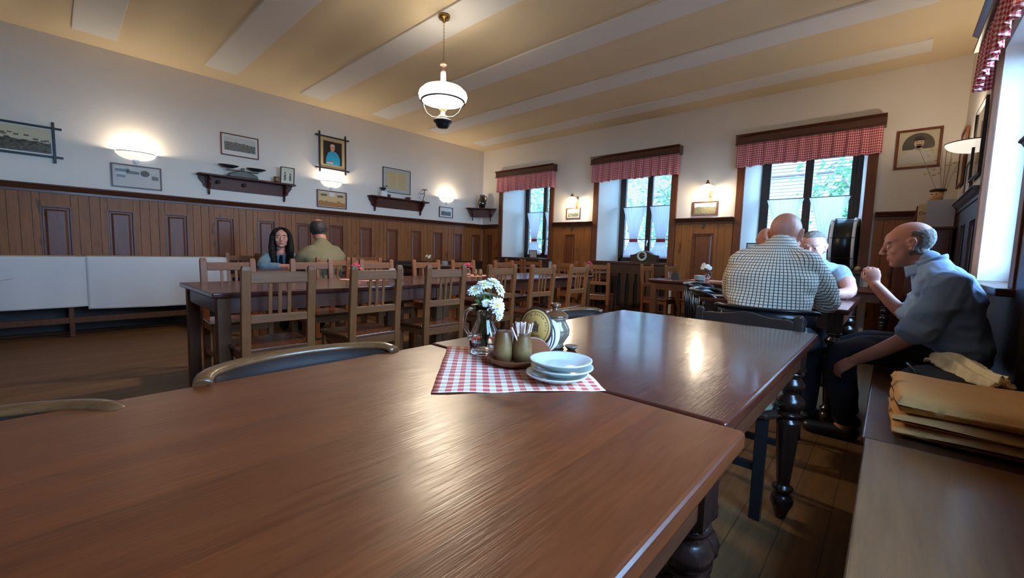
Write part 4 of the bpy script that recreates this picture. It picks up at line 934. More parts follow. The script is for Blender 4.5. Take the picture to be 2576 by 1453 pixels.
obj('nose', MB().ell((0, -.058, .33), (.01, .012, .01)), bpy.data.materials['doll_face'], t)
for s in (-1, 1): obj('eye', MB().ell((s*.02, -.052, .35), (.007, .005, .005)), M['eyed'], t)
t = thing('wooden_pegs', 'pair of brown wooden sticks rising at the wainscot rail beside the booklet', 'ornament', (7.27, -.06, 1.45), 0)
for x in (-.02, .03): obj('stick', MB().bar((x, 0, 0), (x+.03, 0, .27), .022, .02), M['casing'], t, .003)
t = thing('dried_twigs', 'thin dried twigs rising in the corner beside the portrait', 'twigs', (7.45, -.30, 1.72))
mb = MB(); rr = random.Random(5)
for k in range(7):
    a = rr.uniform(-.5, .5); mb.tube([(0, 0, 0), (a*.15-.02, rr.uniform(-.04, .04), .25), (a*.35-.05, rr.uniform(-.06, .06), .45+rr.uniform(0, .15))], .0022, 5)
obj('stems', mb, mat('dry_stem', srgb(150, 124, 84), .8), t)
mb = MB()
for k in range(26): mb.ell((rr.uniform(-.16, .08), rr.uniform(-.06, .06), rr.uniform(.3, .6)), (.010, .010, .006))
obj('seed_heads', mb, mat('dry_seed', srgb(196, 160, 100), .8), t)
# coat hooks
for x in (2.52, 4.93):
    t = thing('coat_hook', 'small iron coat hook on the panel left of the middle window' if x < 3 else 'small iron coat hook on the panel right of the middle window', 'hook', (x, -.024, 1.55), 0, 'coat hooks')
    obj('plate', MB().poly([(-.02, .02), (.02, .02), (.014, -.01), (0, -.03), (-.014, -.01)], -.006, 0), M['iron'], t); obj('prong', MB().tube([(0, -.006, .0), (0, -.03, -.02), (0, -.035, -.05), (0, -.05, -.055), (0, -.06, -.035)], .005, 6), M['iron'], t)

# ------------------------------------------------------------ front table still life
ZT2 = .7702
def placemat(c, ex, ey, label, name='placemat', group=None, sk=(0, 0)):
    """c corner, ex/ey edge vectors"""
    c, ex, ey = Vector(c), Vector(ex), Vector(ey); mb = MB(); n = 24; uv = []
    for j in range(n+1):
        for i in range(n+1):
            p = c+ex*(i/n)+ey*(j/n)+Vector((*sk[:2], 0))*(1-i/n)*(j/n) if len(c) == 3 else c+ex*(i/n)+ey*(j/n)+Vector(sk)*(1-i/n)*(j/n); e = max(abs(i/n-.5), abs(j/n-.5))*2
            mb.v.append((p.x+.002*math.sin(j*.9), p.y, ZT2+.001+.0012*(1+math.sin(i*.8+j*.5))*e)); uv.append((i/n*ex.length, j/n*ey.length))
    for j in range(n):
        for i in range(n):
            k = j*(n+1)+i; mb.f.append((k, k+1, k+n+2, k+n+1)); mb.m.append(0); mb.sm.append(True)
    mb.uv = uv; o = obj(name, mb, M['mat']); o.modifiers.new('s', 'SOLIDIFY').thickness = .0012; return tag(o, label, 'placemat', group)
placemat((6.134, -5.977), (.301, -.288), (.238, .280), 'red and white gingham mat under the daisy jug and saucers on the front tables', sk=(.047, -.066))
def glass_jug(loc, rz, label, s=1.0, water=True, group=None):
    t = thing('glass_jug', label, 'jug', loc, rz, group)
    out = [(.0001, 0), (.038, 0), (.041, .004), (.042, .03), (.041, .05), (.036, .068), (.026, .088), (.0225, .10), (.0245, .118), (.031, .135)]
    inn = [(.0295, .1345), (.0225, .117), (.0205, .10), (.024, .087), (.034, .066), (.0385, .05), (.0385, .014), (.034, .011), (.0001, .010)]
    X = Matrix.Diagonal((s, s, s, 1)); obj('body', MB().lathe(out+inn, 40, X=X), M['glass'], t)
    h = [(-.028, 0, .125), (-.045, 0, .128), (-.056, 0, .118), (-.060, 0, .098), (-.057, 0, .075), (-.046, 0, .058), (-.040, 0, .052)]
    obj('handle', MB().tube([tuple(c*s for c in p) for p in h], .0052*s, 10).ell((-.042*s, 0, .05*s), (.009*s, .011*s, .012*s)), M['glass'], t)
    if water: obj('water', MB().lathe([(.0001, .0105), (.0335, .0115), (.038, .0145), (.038, .046), (.0001, .046)], 32, X=X), M['water'], t)
    return t
jl = (6.268, -5.955, ZT2+.003)
glass_jug(jl, 1.17, 'clear glass jug holding the white daisies on the front table') 
def daisy(loc, base, nrm, label, r=.03, name='daisy', group='white daisies in the glass jug', mp=None, n=20, cup=.5, seed=0):
    base = Vector(base); hd = Vector(loc)-Vector(base); t = thing(name, label, 'flower', base, 0, group); rr = random.Random(seed)
    mid = hd*.55+Vector((hd.x*-.25, hd.y*-.25, 0)); obj('stem', MB().tube([(0, 0, 0), tuple(hd*.3), tuple(mid), tuple(hd-Vector(nrm)*.006), tuple(hd)], .0013, 6), M['stem'], t)
    z = Vector(nrm).normalized(); q = z.to_track_quat('Z', 'Y').to_matrix().to_4x4(); X = Matrix.Translation(hd) @ q; mb = MB()
    for lay, (rl, nn, up_) in enumerate(((r, n, .15*cup), (r*.8, n-4, .45*cup), (r*.5, n//2, .95*cup))):
        for k in range(nn):
            a = 2*PI*k/nn+rr.uniform(-.08, .08)+lay*.2; L = rl*rr.uniform(.88, 1.08); w = L*.155; u = up_+rr.uniform(-.08, .08)
            prof = [(0.12, .35), (.4, .85), (.7, 1), (.9, .75), (1, .25)]; vs = []; fs = []
            for f, ww in prof:
                x = L*f*math.cos(u); zz = L*f*math.sin(u)-L*.25*f*f*(.3 if lay else 1)+lay*.0015
                for sgn in (-1, 0, 1): vs.append((x, sgn*w*ww, zz+(.0 if sgn else -.0012)))
            for i in range(len(prof)-1): fs += [(i*3, i*3+1, i*3+4, i*3+3), (i*3+1, i*3+2, i*3+5, i*3+4)]
            mb.add(vs, fs, 0, True, X @ Rz(a))
    obj('petals', mb, mp or M['petal'], t)
    if mp is None: obj('centre', MB().ell((0, 0, .003), (r*.2, r*.2, r*.13), X=X), M['yellow'], t)
    return t
jb = Vector(jl)+Vector((0, 0, .018))
R2 = Vector((r2.x, r2.y, 0)); F2 = Vector((fwd.x, fwd.y, 0))
def off(right, upz, fw=0): return Vector((jl[0], jl[1], 0))+R2*right+F2*fw+Vector((0, 0, upz))
DS = .80
dz = [(-.030, .952, -.004, (-.3, -.5, .9), .030), (-.004, .968, .0, (0, -.3, 1), .033), (.022, .975, .01, (.3, -.2, 1), .031), (.040, .955, .015, (.9, -.3, .7), .031), (.036, .912, -.02, (.55, -1.3, .35), .032), (.043, .882, -.005, (.9, -.6, .0), .020), (.004, .917, -.012, (.0, -.9, .5), .018), (-.006, .935, .02, (0, .5, 1), .028), (.018, .930, .03, (.2, .6, 1), .028)]
names = ['lowest on the left with yellow centre', 'top left with yellow centre', 'top middle, petals overlapping', 'at the right, tilted outward', 'facing the viewer at lower right with dark centre', 'small, hanging over the jug rim at right', 'small half-open one in the middle of the bunch', 'half hidden at the back left', 'half hidden at the back middle']
for k, (a, b_, c_, nn, r) in enumerate(dz):
    nv = R2*nn[0]+F2*(-nn[1]*-1)+Vector((0, 0, nn[2])); daisy(off(a, b_, c_), jb+Vector((.004*math.cos(k*2.4), .004*math.sin(k*2.4), .001*k)), nv, 'white daisy '+names[k], r*DS, seed=k, n=17)
mb = MB()
for k in range(13):
    a = random.Random(k).uniform(0, 2*PI); rr = random.Random(k+50); base = off(rr.uniform(-.015, .02), rr.uniform(.89, .93), rr.uniform(-.01, .015)); L = rr.uniform(.025, .04); w = .009
    if k == 0: base = off(-.025, .905, 0); d = -R2*1.0+Vector((0, 0, -.25)); L = .042
    elif k == 1: base = off(.02, .90, -.01); d = -F2*.6+R2*.3+Vector((0, 0, .2))
    else: d = R2*math.cos(a)+F2*math.sin(a)*.7+Vector((0, 0, rr.uniform(-.3, .5)))
    d.normalize(); sd = d.cross(Vector((0, 0, 1))).normalized(); vs = []
    for f, ww in ((0, .1), (.3, .8), (.55, 1), (.8, .7), (1, .05)):
        for s in (-1, 0, 1): vs.append(base+d*L*f+sd*(w*ww*s)+Vector((0, 0, -.006*f*f-(0 if s else .0015))))
    fs = []
    for i in range(4): fs += [(i*3, i*3+1, i*3+4, i*3+3), (i*3+1, i*3+2, i*3+5, i*3+4)]
    mb.add(vs, fs, 0, True)
for k in range(6): mb.tube([jb+Vector((.003*k-.008, 0, 0)), off(.01*k-.02, .88, .004*k-.01), off(.012*k-.03, .91+.004*k, 0)], .0012, 5)
o = obj('foliage', mb, M['green']); tag(o, 'green leaves and stalks of the daisy bunch spilling over the jug rim', 'leaves', kind='stuff')
# cruet tray, shakers, toothpicks, napkin holder
tc_ = Vector((6.352, -5.975, ZT2+.003))+R2*.036+F2*-.030
SV = 1.0
t = thing('cruet_stand', 'polished brown wooden cruet stand with half-disc napkin board', 'cruet stand', tc_, 0)
obj('tray', MB().lathe([(.0001, .0), (.05, .0), (.066, .008), (.071, .018), (.068, .020), (.060, .012), (.048, .007), (.0001, .006)], 40), M['terra'], t)
sd = R2; ang = math.atan2(R2.y, R2.x)
def halfdisc(r, th, fw_, rg, mt, nm_):
    pts = [(r*math.cos(a), r*math.sin(a)) for a in [PI*i/24 for i in range(25)]]
    mb = MB().poly(pts, -th/2, th/2, X=T((R2*rg+F2*fw_).x, (R2*rg+F2*fw_).y, .008) @ Rz(ang+.25)); obj(nm_, mb, mt, t, .002)
halfdisc(.056, .008, .030, .046, M['terra'], 'napkin_board')
shk = [(.0001, 0), (.021, 0), (.0245, .004), (.0255, .02), (.0245, .045), (.0215, .066), (.020, .074)]
p1 = tc_+R2*-.029+F2*-.012+Vector((0, 0, .0075)); p2_ = tc_+R2*.020+F2*-.014+Vector((0, 0, .0075))
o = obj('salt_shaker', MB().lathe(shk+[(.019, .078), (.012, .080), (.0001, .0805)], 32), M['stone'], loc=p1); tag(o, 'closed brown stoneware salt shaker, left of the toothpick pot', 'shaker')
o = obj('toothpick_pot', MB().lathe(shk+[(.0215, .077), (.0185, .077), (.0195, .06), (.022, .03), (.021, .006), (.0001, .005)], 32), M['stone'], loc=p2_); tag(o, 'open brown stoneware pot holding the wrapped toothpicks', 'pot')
rr = random.Random(3)
pk = None
for k in range(26):
    a = rr.uniform(0, 2*PI); r0 = .012*math.sqrt(rr.random()); b0_ = p2_+Vector((r0*math.cos(a), r0*math.sin(a), .008)); le = rr.uniform(-.18, .20)+(-.35 if k < 2 else 0); ln_ = rr.uniform(-.2, .2); L = rr.uniform(.088, .102)
    if pk is None:
        mb = MB(); mb.tube([(0, 0, 0), (0, 0, .094)], [(.0026, .0009)]*2, 6); mb.tube([(0, 0, .004), (0, 0, .088)], .0011, 6, 1)
        pk = obj('toothpick', mb, [M['pick'], mat('pick_wood', srgb(206, 150, 110), .7)]); o = pk
    else: o = pk.copy(); C.objects.link(o)
    o.location = b0_; o.rotation_euler = (ln_, le, rr.uniform(0, 3)); tag(o, 'wrapped toothpick standing in the brown stoneware pot on the front table', 'toothpick', 'paper-wrapped toothpicks')
# coasters
def coaster(c, nrm, r, label, face, edge, dark=True, th=.003, group='round coasters'):
    z = Vector(nrm).normalized(); upv = Vector((0, 0, 1)); xx = upv.cross(z).normalized(); yy = z.cross(xx); X = Matrix((xx, yy, z)).transposed().to_4x4()
    t = thing('coaster', label, 'coaster', c, 0, group); t.rotation_euler = X.to_euler()
    obj('board', MB().lathe([(.0001, 0), (r, 0), (r, th), (.0001, th)], 48), edge, t)
    obj('printed_face', MB().lathe([(.0001, th+.0001), (r*.90, th+.0001), (r*.90, th+.0004), (.0001, th+.0004)], 48), face, t)
    return t, th+.0005
nz = (-F2*.80+R2*-.62+Vector((0, 0, .12))); cc = tc_+R2*.058+F2*.070
t, zf = coaster(cc+Vector((0, 0, .083)), nz, .055, 'large amber beer coaster with dark rim and a drawn building, leaning left', M['amber'], mat('coaster_dark', srgb(52, 30, 28), .5))
obj('printed_ring', MB().lathe([(.0425, zf), (.0432, zf), (.0432, zf+.0003), (.0425, zf+.0003)], 48, caps=False).lathe([(.0445, zf), (.0449, zf), (.0449, zf+.0003), (.0445, zf+.0003)], 48, caps=False), M['ink'], t)
for i, ch in enumerate('U České hory'):
    a = 2.05-.20*i
    if ch != ' ': text('letter', ch, .0095, M['ink'], t, (.036*math.cos(a), .036*math.sin(a), zf), (0, 0, a-PI/2), .0001)
mb = MB().box((-.011, -.012, zf), (.011, .008, zf+.0003)).box((-.014, .008, zf), (.014, .0095, zf+.0003)).poly([(-.008, .0095), (.008, .0095), (0, .019)], zf, zf+.0003, axes='xy'); obj('printed_building', mb, mat('ink_mid', srgb(120, 88, 56), .7), t)
mb = MB()
for x in (-.007, 0, .007):
    for y in (-.006, .002): mb.box((x-.0015, y-.002, zf+.0003), (x+.0015, y+.002, zf+.0006))
for y in (-.022, -.028): mb.box((-.016, y-.0006, zf), (.016, y+.0006, zf+.0003))
obj('printed_lines', mb, M['ink'], t)
for k in range(7):
    nz2 = (-F2*(.62)+R2*-.78+Vector((0, 0, .10+.02*k))); mt_ = M['offw'] if k % 2 == 0 or k > 3 else mat('coaster_navy_%d' % k, srgb(40, 40, 52), .5)
    t, zf = coaster(tc_+R2*(.070+.0042*k)+F2*(.082+.003*k)+Vector((0, 0, .056)), nz2, .046, 'white beer coaster with ring print, number %s from the amber one in the leaning row' % ('one two three four five six seven'.split()[k]), M['offw'], mt_)
    if k == 0:
        for i, ch in enumerate('Městský hotel Tábor Kč'): 
            if ch != ' ': text('letter', ch, .006, M['ink'], t, (.036*math.cos(1.35-.13*i), .036*math.sin(1.35-.13*i), zf), (0, 0, 1.35-.13*i-PI/2), .0001)
    obj('printed_ring', MB().lathe([(.0385, zf), (.039, zf), (.039, zf+.0002), (.0385, zf+.0002)], 40, caps=False), mat('ring_ink_%d' % k, srgb(90, 80, 110), .6), t)
# saucers
def saucer(loc, r, label, group, t0=None):
    pr = [(.0001, .0), (r*.55, 0), (r*.58, .003), (r*.72, .006), (r*.95, .014), (r, .0165), (r*.995, .019), (r*.94, .0185), (r*.74, .011), (r*.6, .0075), (r*.55, .0065), (r*.2, .0075), (.0001, .0075)]
    o = obj('saucer', MB().lathe(pr, 48), M['white'], loc=loc); return tag(o, label, 'saucer', group)
sc = Vector((6.535, -6.03, ZT2+.003))+R2*.040
for k, (dx, l) in enumerate((((-.006), 'white saucer at the bottom of the stack on the gingham mat'), (.005, 'white saucer in the middle of the stack on the gingham mat'), (.002, 'white saucer on top of the stack on the gingham mat'))):
    saucer(sc+R2*dx+Vector((0, 0, .0155*k)), .071, l, 'white saucers on the front table')
# lidded mustard pot
t = thing('lidded_pot', 'glazed brown lidded condiment pot with knob, behind the coasters', 'pot', Vector((6.362, -5.719, ZT2))-R2*.018, 0)
obj('body', MB().lathe([(.0001, 0), (.020, 0), (.024, .004), (.021, .012), (.026, .022), (.035, .042), (.036, .058), (.031, .074), (.025, .084), (.026, .09), (.032, .096), (.029, .098), (.0001, .094)], 36, X=Matrix.Diagonal((1.3, 1.3, .98, 1))), M['glazeg'], t)
obj('lid', MB().lathe([(.0001, .0985), (.031, .0985), (.033, .101), (.030, .104), (.022, .113), (.012, .118), (.007, .120), (.006, .126), (.012, .131), (.013, .137), (.008, .141), (.0001, .141)], 32, X=Matrix.Diagonal((1.3, 1.3, .98, 1))), M['glaze'], t)
t = thing('small_dish', 'tiny glazed dish lying beside the foot of the lidded pot', 'dish', Vector((6.372, -5.71, ZT2))+R2*.018+F2*-.03)
obj('bowl', MB().lathe([(.0001, 0), (.010, 0), (.019, .009), (.021, .013), (.019, .013), (.01, .004), (.0001, .003)], 24), M['glazeg'], t)

# ------------------------------------------------------------ things on the far tables
def rose(loc, label, s=1.0, group='pink flowers on the far tables'):
    t = thing('pink_rose', label, 'flower', loc, 0, group); mb = MB(); rr = random.Random(int(loc[1]*100))
    for lay, (rl, nn, u) in enumerate(((.055, 9, .15), (.045, 8, .5), (.033, 6, .9), (.02, 5, 1.25))):
        for k in range(nn):
            a = 2*PI*k/nn+lay*.5+rr.uniform(-.2, .2); vs = []; fs = []; L = rl*s
            for f, ww in ((0, .3), (.4, .9), (.8, 1), (1, .6)):
                for g in (-1, 0, 1): vs.append((L*f*math.cos(u)+.002, g*L*.42*ww, L*f*math.sin(u)-.006*abs(g)+.012*lay*s))
            for i in range(3): fs += [(i*3, i*3+1, i*3+4, i*3+3), (i*3+1, i*3+2, i*3+5, i*3+4)]
            mb.add(vs, fs, 0, True, Rz(a))
    o = obj('petals', mb, M['pink'], t); obj('stem', MB().tube([(0, 0, -.07*s), (0, 0, .005)], .003, 6), M['stem'], t); return t
def small_vase(loc, label, group='small glass vases'):
    o = obj('glass_vase', MB().lathe([(.0001, 0), (.034, 0), (.04, .03), (.036, .06), (.026, .075), (.03, .095), (.027, .094), (.023, .076), (.033, .058), (.037, .03), (.03, .006), (.0001, .005)], 24), M['glass'], loc=loc); return tag(o, label, 'vase', group)
def farset(x, y, lab, cards=True, z=ZT2):
    placemat((x-.17, y-.20), (.30, .02), (-.02, .42), 'red gingham mat on '+lab, group='gingham mats on the far tables')
    small_vase((x+.02, y-.12, z+.003), 'clear glass vase of the rose on '+lab); rose((x+.02, y-.12, z+.105), 'pink rose in a glass vase on '+lab)
    for k, (dx, dy) in enumerate(((0, .02), (.03, .07))):
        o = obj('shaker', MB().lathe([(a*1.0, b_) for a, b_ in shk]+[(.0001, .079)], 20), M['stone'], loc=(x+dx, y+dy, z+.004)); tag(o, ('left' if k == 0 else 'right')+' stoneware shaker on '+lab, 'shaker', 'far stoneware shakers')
farset(3.60, -4.85, 'the left long table'); farset(3.50, -3.45, 'the right long table')
def stack(x, y, z, n, lab, r=.07, group='saucers on the far tables'):
    for k in range(n): saucer((x, y, z+.016*k), r, 'white saucer of the stack on '+lab, 'saucers stacked on '+lab)
stack(3.70, -4.62, ZT2+.004, 6, 'the left long table'); stack(.86, -1.78, ZT2, 5, 'the wall table'); stack(5.34, -1.32, ZT2, 4, 'the daisy table')
rose((3.30, -.62, ZT2+.12), 'pink flower on the table below the corner window', 1.1); small_vase((3.30, -.62, ZT2), 'clear vase of the pink flower under the corner window')
placemat((.52, -2.18), (.42, .02), (-.02, .56), 'pale gingham mat on the wall table with the saucers', group='gingham mats on the far tables')
small_vase((.80, -2.12, ZT2+.003), 'small vase with white flowers on the wall table')
for k in range(4): daisy((.80+.03*math.cos(k*1.6), -2.12+.04*math.sin(k*1.6), ZT2+.16+.02*(k % 2)), (.80, -2.12, ZT2+.02), (math.cos(k*1.6), -1, .6), 'white flower in the small vase on the wall table', .03, 'daisy', 'white flowers on the wall table', seed=k+20, n=12)
o = obj('basket', MB().lathe([(.0001, 0), (.05, 0), (.065, .03), (.06, .05), (.0001, .045)], 20).tube([(.055*math.cos(a), 0, .045+.06*math.sin(a)) for a in [PI*i/10 for i in range(11)]], .006, 6), mat('wicker', srgb(150, 100, 60), .7), loc=(.84, -1.95, ZT2+.003)); tag(o, 'small wicker basket with hoop handle on the wall table', 'basket')
# daisy table
glass_jug((5.38, -1.17, ZT2), PI, 'small glass jug with daisies on the table below the right lamp', .9, False)
for k in range(5): daisy((5.36+.045*math.cos(k*1.3), -1.17+.03*math.sin(k*1.3), ZT2+.165+.018*(k % 3)), (5.38, -1.17, ZT2+.02), (math.cos(k*1.3)*.6, -1, .7), 'white daisy in the small glass jug below the right lamp', .034, 'daisy', 'daisies below the right lamp', seed=k+40, n=14)
placemat((5.2, -1.35), (.48, .02), (-.02, .34), 'gingham mat on the table below the right lamp', group='gingham mats on the far tables')
o = obj('table_sign', MB().poly([(-.05, 0), (.05, 0), (.04, .085), (-.04, .085)], -.03, .0), mat('black_sign', (.02, .022, .02), .6), loc=(5.06, -1.36, ZT2)); tag(o, 'small black table sign left of the saucers on the daisy table', 'sign')
o = obj('candle_glass', MB().lathe([(.0001, 0), (.03, 0), (.032, .05), (.028, .1), (.0001, .1)], 20), mat('amber_glass', srgb(190, 140, 80), .2, Transmission_Weight=.4), loc=(5.58, -1.1, ZT2+.003)); tag(o, 'amber candle glass right of the daisies below the right lamp', 'candle glass')
o = obj('napkin_cup', MB().lathe([(.0001, .0), (.025, 0), (.03, .07), (.026, .07), (.0001, .06)], 16).box((-.018, -.012, .06), (.02, .012, .13)), M['cream'], loc=(5.64, -1.16, ZT2+.003)); tag(o, 'cup with a folded cream napkin at the right of the daisy table', 'cup')
# couple's table
t = thing('beer_mug', 'round glass mug of dark beer with pale foam beside the woman', 'glass', (1.52, -4.62, ZT2), 0)
obj('beer', MB().lathe([(.0001, .012), (.034, .012), (.05, .04), (.055, .075), (.052, .10), (.0001, .10)], 24), M['beer'], t); obj('foam', MB().lathe([(.0001, .1005), (.0515, .1005), (.05, .112), (.0001, .114)], 24), M['foam'], t)
obj('glass_wall', MB().lathe([(.0001, 0), (.037, 0), (.037, .01), (.053, .04), (.058, .075), (.055, .11), (.055, .14), (.052, .14), (.053, .11), (.0555, .075), (.0505, .041), (.035, .0115), (.0001, .0112)], 28), M['glass'], t)
obj('handle', MB().tube([(.055, 0, .12), (.085, 0, .11), (.085, 0, .06), (.056, 0, .05)], .006, 8), M['glass'], t)
o = obj('folded_paper', MB().box((-.1, -.08, 0), (.1, .08, .003)), paper, loc=(1.55, -4.75, ZT2)); o.rotation_euler.z = .3; tag(o, 'white paper lying on the table in front of the woman', 'paper')
# men's table
t = thing('phone', 'black phone lying on the men\'s table below the grey shirt', 'phone', (6.72, -3.02, ZT2), .15)
obj('body', MB().box((-.075, -.038, 0), (.075, .038, .009)), M['black'], t, .004); obj('screen', MB().box((-.068, -.033, .009), (.068, .033, .0096)), mat('screen_black', (.004, .004, .005), .06), t)
t = thing('sunglasses_case', 'black wallet-like case by the grey shirted man\'s forearm', 'case', (6.76, -2.92, ZT2), .12); obj('body', MB().box((-.085, -.035, 0), (.085, .035, .028)), M['black'], t, .01)
t = thing('beer_glass', 'tall beer glass half hidden behind the checked shirt sleeve', 'glass', (6.665, -3.12, ZT2), 0)
obj('glass_wall', MB().lathe([(.0001, 0), (.03, 0), (.032, .008), (.034, .16), (.0315, .16), (.029, .012), (.0001, .01)], 24), M['glass'], t); obj('beer', MB().lathe([(.0001, .0105), (.0288, .0105), (.0305, .09), (.0001, .09)], 24), M['beer'], t)
t = thing('menu', 'dark menu folder with glasses lying at the left of the men\'s table', 'menu', (6.2, -3.42, ZT2), .2); obj('cover', MB().box((-.1, -.07, 0), (.1, .07, .012)), M['black'], t, .003)
t = thing('spectacles', 'folded spectacles lying on the dark menu at the men\'s table', 'glasses', (6.24, -3.42, ZT2+.013), .5)
for s in (-1, 1): obj('rim', MB().tube([(s*.032+.026*math.cos(a), 0, .022+.02*math.sin(a)) for a in [2*PI*i/16 for i in range(16)]], .0022, 6, closed=True), M['black'], t); obj('temple', MB().tube([(s*.058, 0, .03), (s*.05, .12, .012)], .002, 6), M['black'], t)
obj('bridge', MB().tube([(-.007, 0, .026), (.007, 0, .026)], .002, 6), M['black'], t)
o = obj('small_coaster', MB().lathe([(.0001, 0), (.047, 0), (.047, .003), (.0001, .003)], 32), mat('orange_card', srgb(196, 120, 50), .6), loc=(6.70, -3.38, ZT2)); tag(o, 'orange coaster on the near edge of the men\'s table', 'coaster')

# ------------------------------------------------------------ bench textiles
def blanket(z, th, dx, dy, rot, label, seed, w=.62, d=.34):
    mb = MB(); nu, nv = 40, 24; rr = seed
    def surf(u, v, top):
        a, b_ = (u-.5)*2, (v-.5)*2; e = max(abs(a)**6, abs(b_)**4); x = a*w/2*(1-.015*b_*b_); y = b_*d/2*(1+.02*math.sin(a*3+rr))
        h = th/2*math.sqrt(max(0, 1-e**1.5)); zz = th/2+(h if top else -h)+.006*noise.noise(Vector((x*5+rr, y*6, rr)))*(1-e)*(1 if top else .2)
        return (x+.008*noise.noise(Vector((y*9, rr, 1)))*(abs(a) > .9), y, zz+.006*math.sin(a*2+rr)*(1 if top else 0))
    mb.grid(nu, nv, lambda u, v: surf(u, v, True)); mb.grid(nu, nv, lambda u, v: surf(u, v, False))
    o = obj('blanket', mb, M['burlap'], loc=(dx, dy, z)); o.rotation_euler.z = rot; bm = bmesh.new(); bm.from_mesh(o.data); bmesh.ops.remove_doubles(bm, verts=bm.verts, dist=.0008); bmesh.ops.recalc_face_normals(bm, faces=bm.faces); bm.to_mesh(o.data); bm.free()
    return tag(o, label, 'blanket', 'folded ochre blankets on the bench')
blanket(.450, .050, 7.352, -4.56, .03, 'folded ochre blanket at the bottom of the pile on the bench', 1.3, .42, .50)
blanket(.500, .030, 7.350, -4.57, .0, 'thin folded ochre blanket in the middle of the pile on the bench', 2.7, .41, .49)
blanket(.530, .072, 7.352, -4.55, .03, 'thick folded ochre blanket on top of the pile on the bench', 4.1, .41, .50)
mb = MB()
def kn(u, v):
    p = Vector((7.30, -3.78, .56)).lerp(Vector((7.47, -4.28, .60)), u); sd_ = Vector((.55, .15, 0)).normalized(); w_ = .035+.04*math.sin(PI*min(1, u*1.2))+.004*math.sin(u*60)
    return tuple(p+sd_*((v-.5)*2*w_)+Vector((0, 0, .045*math.sin(PI*v)+.012*math.sin(v*22+u*6)+.02*math.sin(u*5))))
mb.grid(50, 24, kn); o = obj('knitted_scarf', mb, M['cream']); o.modifiers.new('s', 'SOLIDIFY').thickness = .012; tag(o, 'cream ribbed knitted scarf lying behind the man in blue', 'scarf')
t = thing('bag', 'dark soft bag lying on the bench under the cream scarf', 'bag', (7.34, -4.02, .45), 0)
obj('body', MB().ell((0, 0, .065), (.17, .24, .07), seg=24, rings=14), M['dark'], t); obj('strap', MB().tube([(-.1, -.15, .10), (-.14, 0, .13), (-.1, .15, .10)], .007, 6), M['black'], t)
# ------------------------------------------------------------ people
def chain(mb, pts, rads, seg=14, side=None):
    """rounded, tapering limb; radius may be a pair (along side, across)"""
    pts = [Vector(p) for p in pts]; rr = [r if isinstance(r, tuple) else (r, r) for r in rads]
    t0 = (pts[0]-pts[1]).normalized(); t1 = (pts[-1]-pts[-2]).normalized()
    def m(r): return min(r)
    P = [pts[0]+t0*m(rr[0])*.98, pts[0]+t0*m(rr[0])*.8, pts[0]+t0*m(rr[0])*.45]+pts+[pts[-1]+t1*m(rr[-1])*.45, pts[-1]+t1*m(rr[-1])*.8, pts[-1]+t1*m(rr[-1])*.98]
    f = lambda r, k: (r[0]*k, r[1]*k)
    Q = [f(rr[0], .15), f(rr[0], .6), f(rr[0], .89)]+rr+[f(rr[-1], .89), f(rr[-1], .6), f(rr[-1], .15)]
    return mb.tube(P, Q, seg, side=side)
def smoothpts(pts, rads, n=4):
    """Catmull-Rom resample so limbs bend softly"""
    P = [Vector(p) for p in pts]; Rr = [r if isinstance(r, tuple) else (r, r) for r in rads]; oP, oR = [], []
    for i in range(len(P)-1):
        a, b, c, d = P[max(i-1, 0)], P[i], P[i+1], P[min(i+2, len(P)-1)]
        for k in range(n):
            t = k/n; oP.append(.5*((2*b)+(-a+c)*t+(2*a-5*b+4*c-d)*t*t+(-a+3*b-3*c+d)*t**3)); oR.append(tuple(Rr[i][j]*(1-t)+Rr[i+1][j]*t for j in (0, 1)))
    oP.append(P[-1]); oR.append(Rr[-1]); return oP, oR
def fuse(name, mb, mats, parent, voxel, it=3, uvf=None):
    """one continuous skin grown over the shapes in mb"""
    me = mb.mesh('tmp', [mats[0] if isinstance(mats, (list, tuple)) else mats]); o = bpy.data.objects.new('tmp', me); C.objects.link(o)
    r = o.modifiers.new('r', 'REMESH'); r.mode = 'VOXEL'; r.voxel_size = voxel; r.use_smooth_shade = True
    s = o.modifiers.new('s', 'SMOOTH'); s.iterations = it; s.factor = .5
    dg = bpy.context.evaluated_depsgraph_get(); dg.update(); me2 = bpy.data.meshes.new_from_object(o.evaluated_get(dg)); me2.name = name
    bpy.data.objects.remove(o); bpy.data.meshes.remove(me); me2.materials.clear()
    for x in (mats if isinstance(mats, (list, tuple)) else [mats]): me2.materials.append(x)
    o = bpy.data.objects.new(name, me2); C.objects.link(o); o.parent = parent; return o
def cos_(me):
    a = np.empty(len(me.vertices)*3, np.float32); me.vertices.foreach_get('co', a); return a.reshape(-1, 3)
def nor_(me):
    a = np.empty(len(me.vertices)*3, np.float32); me.vertices.foreach_get('normal', a); return a.reshape(-1, 3)
def folds(o, amp, f=14, seed=0, amp2=0, lines=()):
    me = o.data; co, no = cos_(me), nor_(me)
    d = np.array([noise.noise(Vector((float(p[0])*f*.6+seed, float(p[1])*f*.6, float(p[2])*f))) for p in co]); d = 1-2*np.abs(d)-.5
    d2 = np.array([noise.noise(Vector((float(p[0])*f*3+seed, float(p[1])*f*3, float(p[2])*f*2))) for p in co]) if amp2 else 0
    co = co+no*(d*amp+d2*amp2)[:, None]; me.vertices.foreach_set('co', co.astype(np.float32).ravel()); me.update()
def head_frame(c, face, tilt=0, roll_=0):
    y = Vector((*face[:2], 0)).normalized(); z = Vector((0, 0, 1)); x = y.cross(z)
    return Matrix.Translation(c) @ Matrix((x, y, z)).transposed().to_4x4() @ Rx(-tilt) @ Ry(roll_)
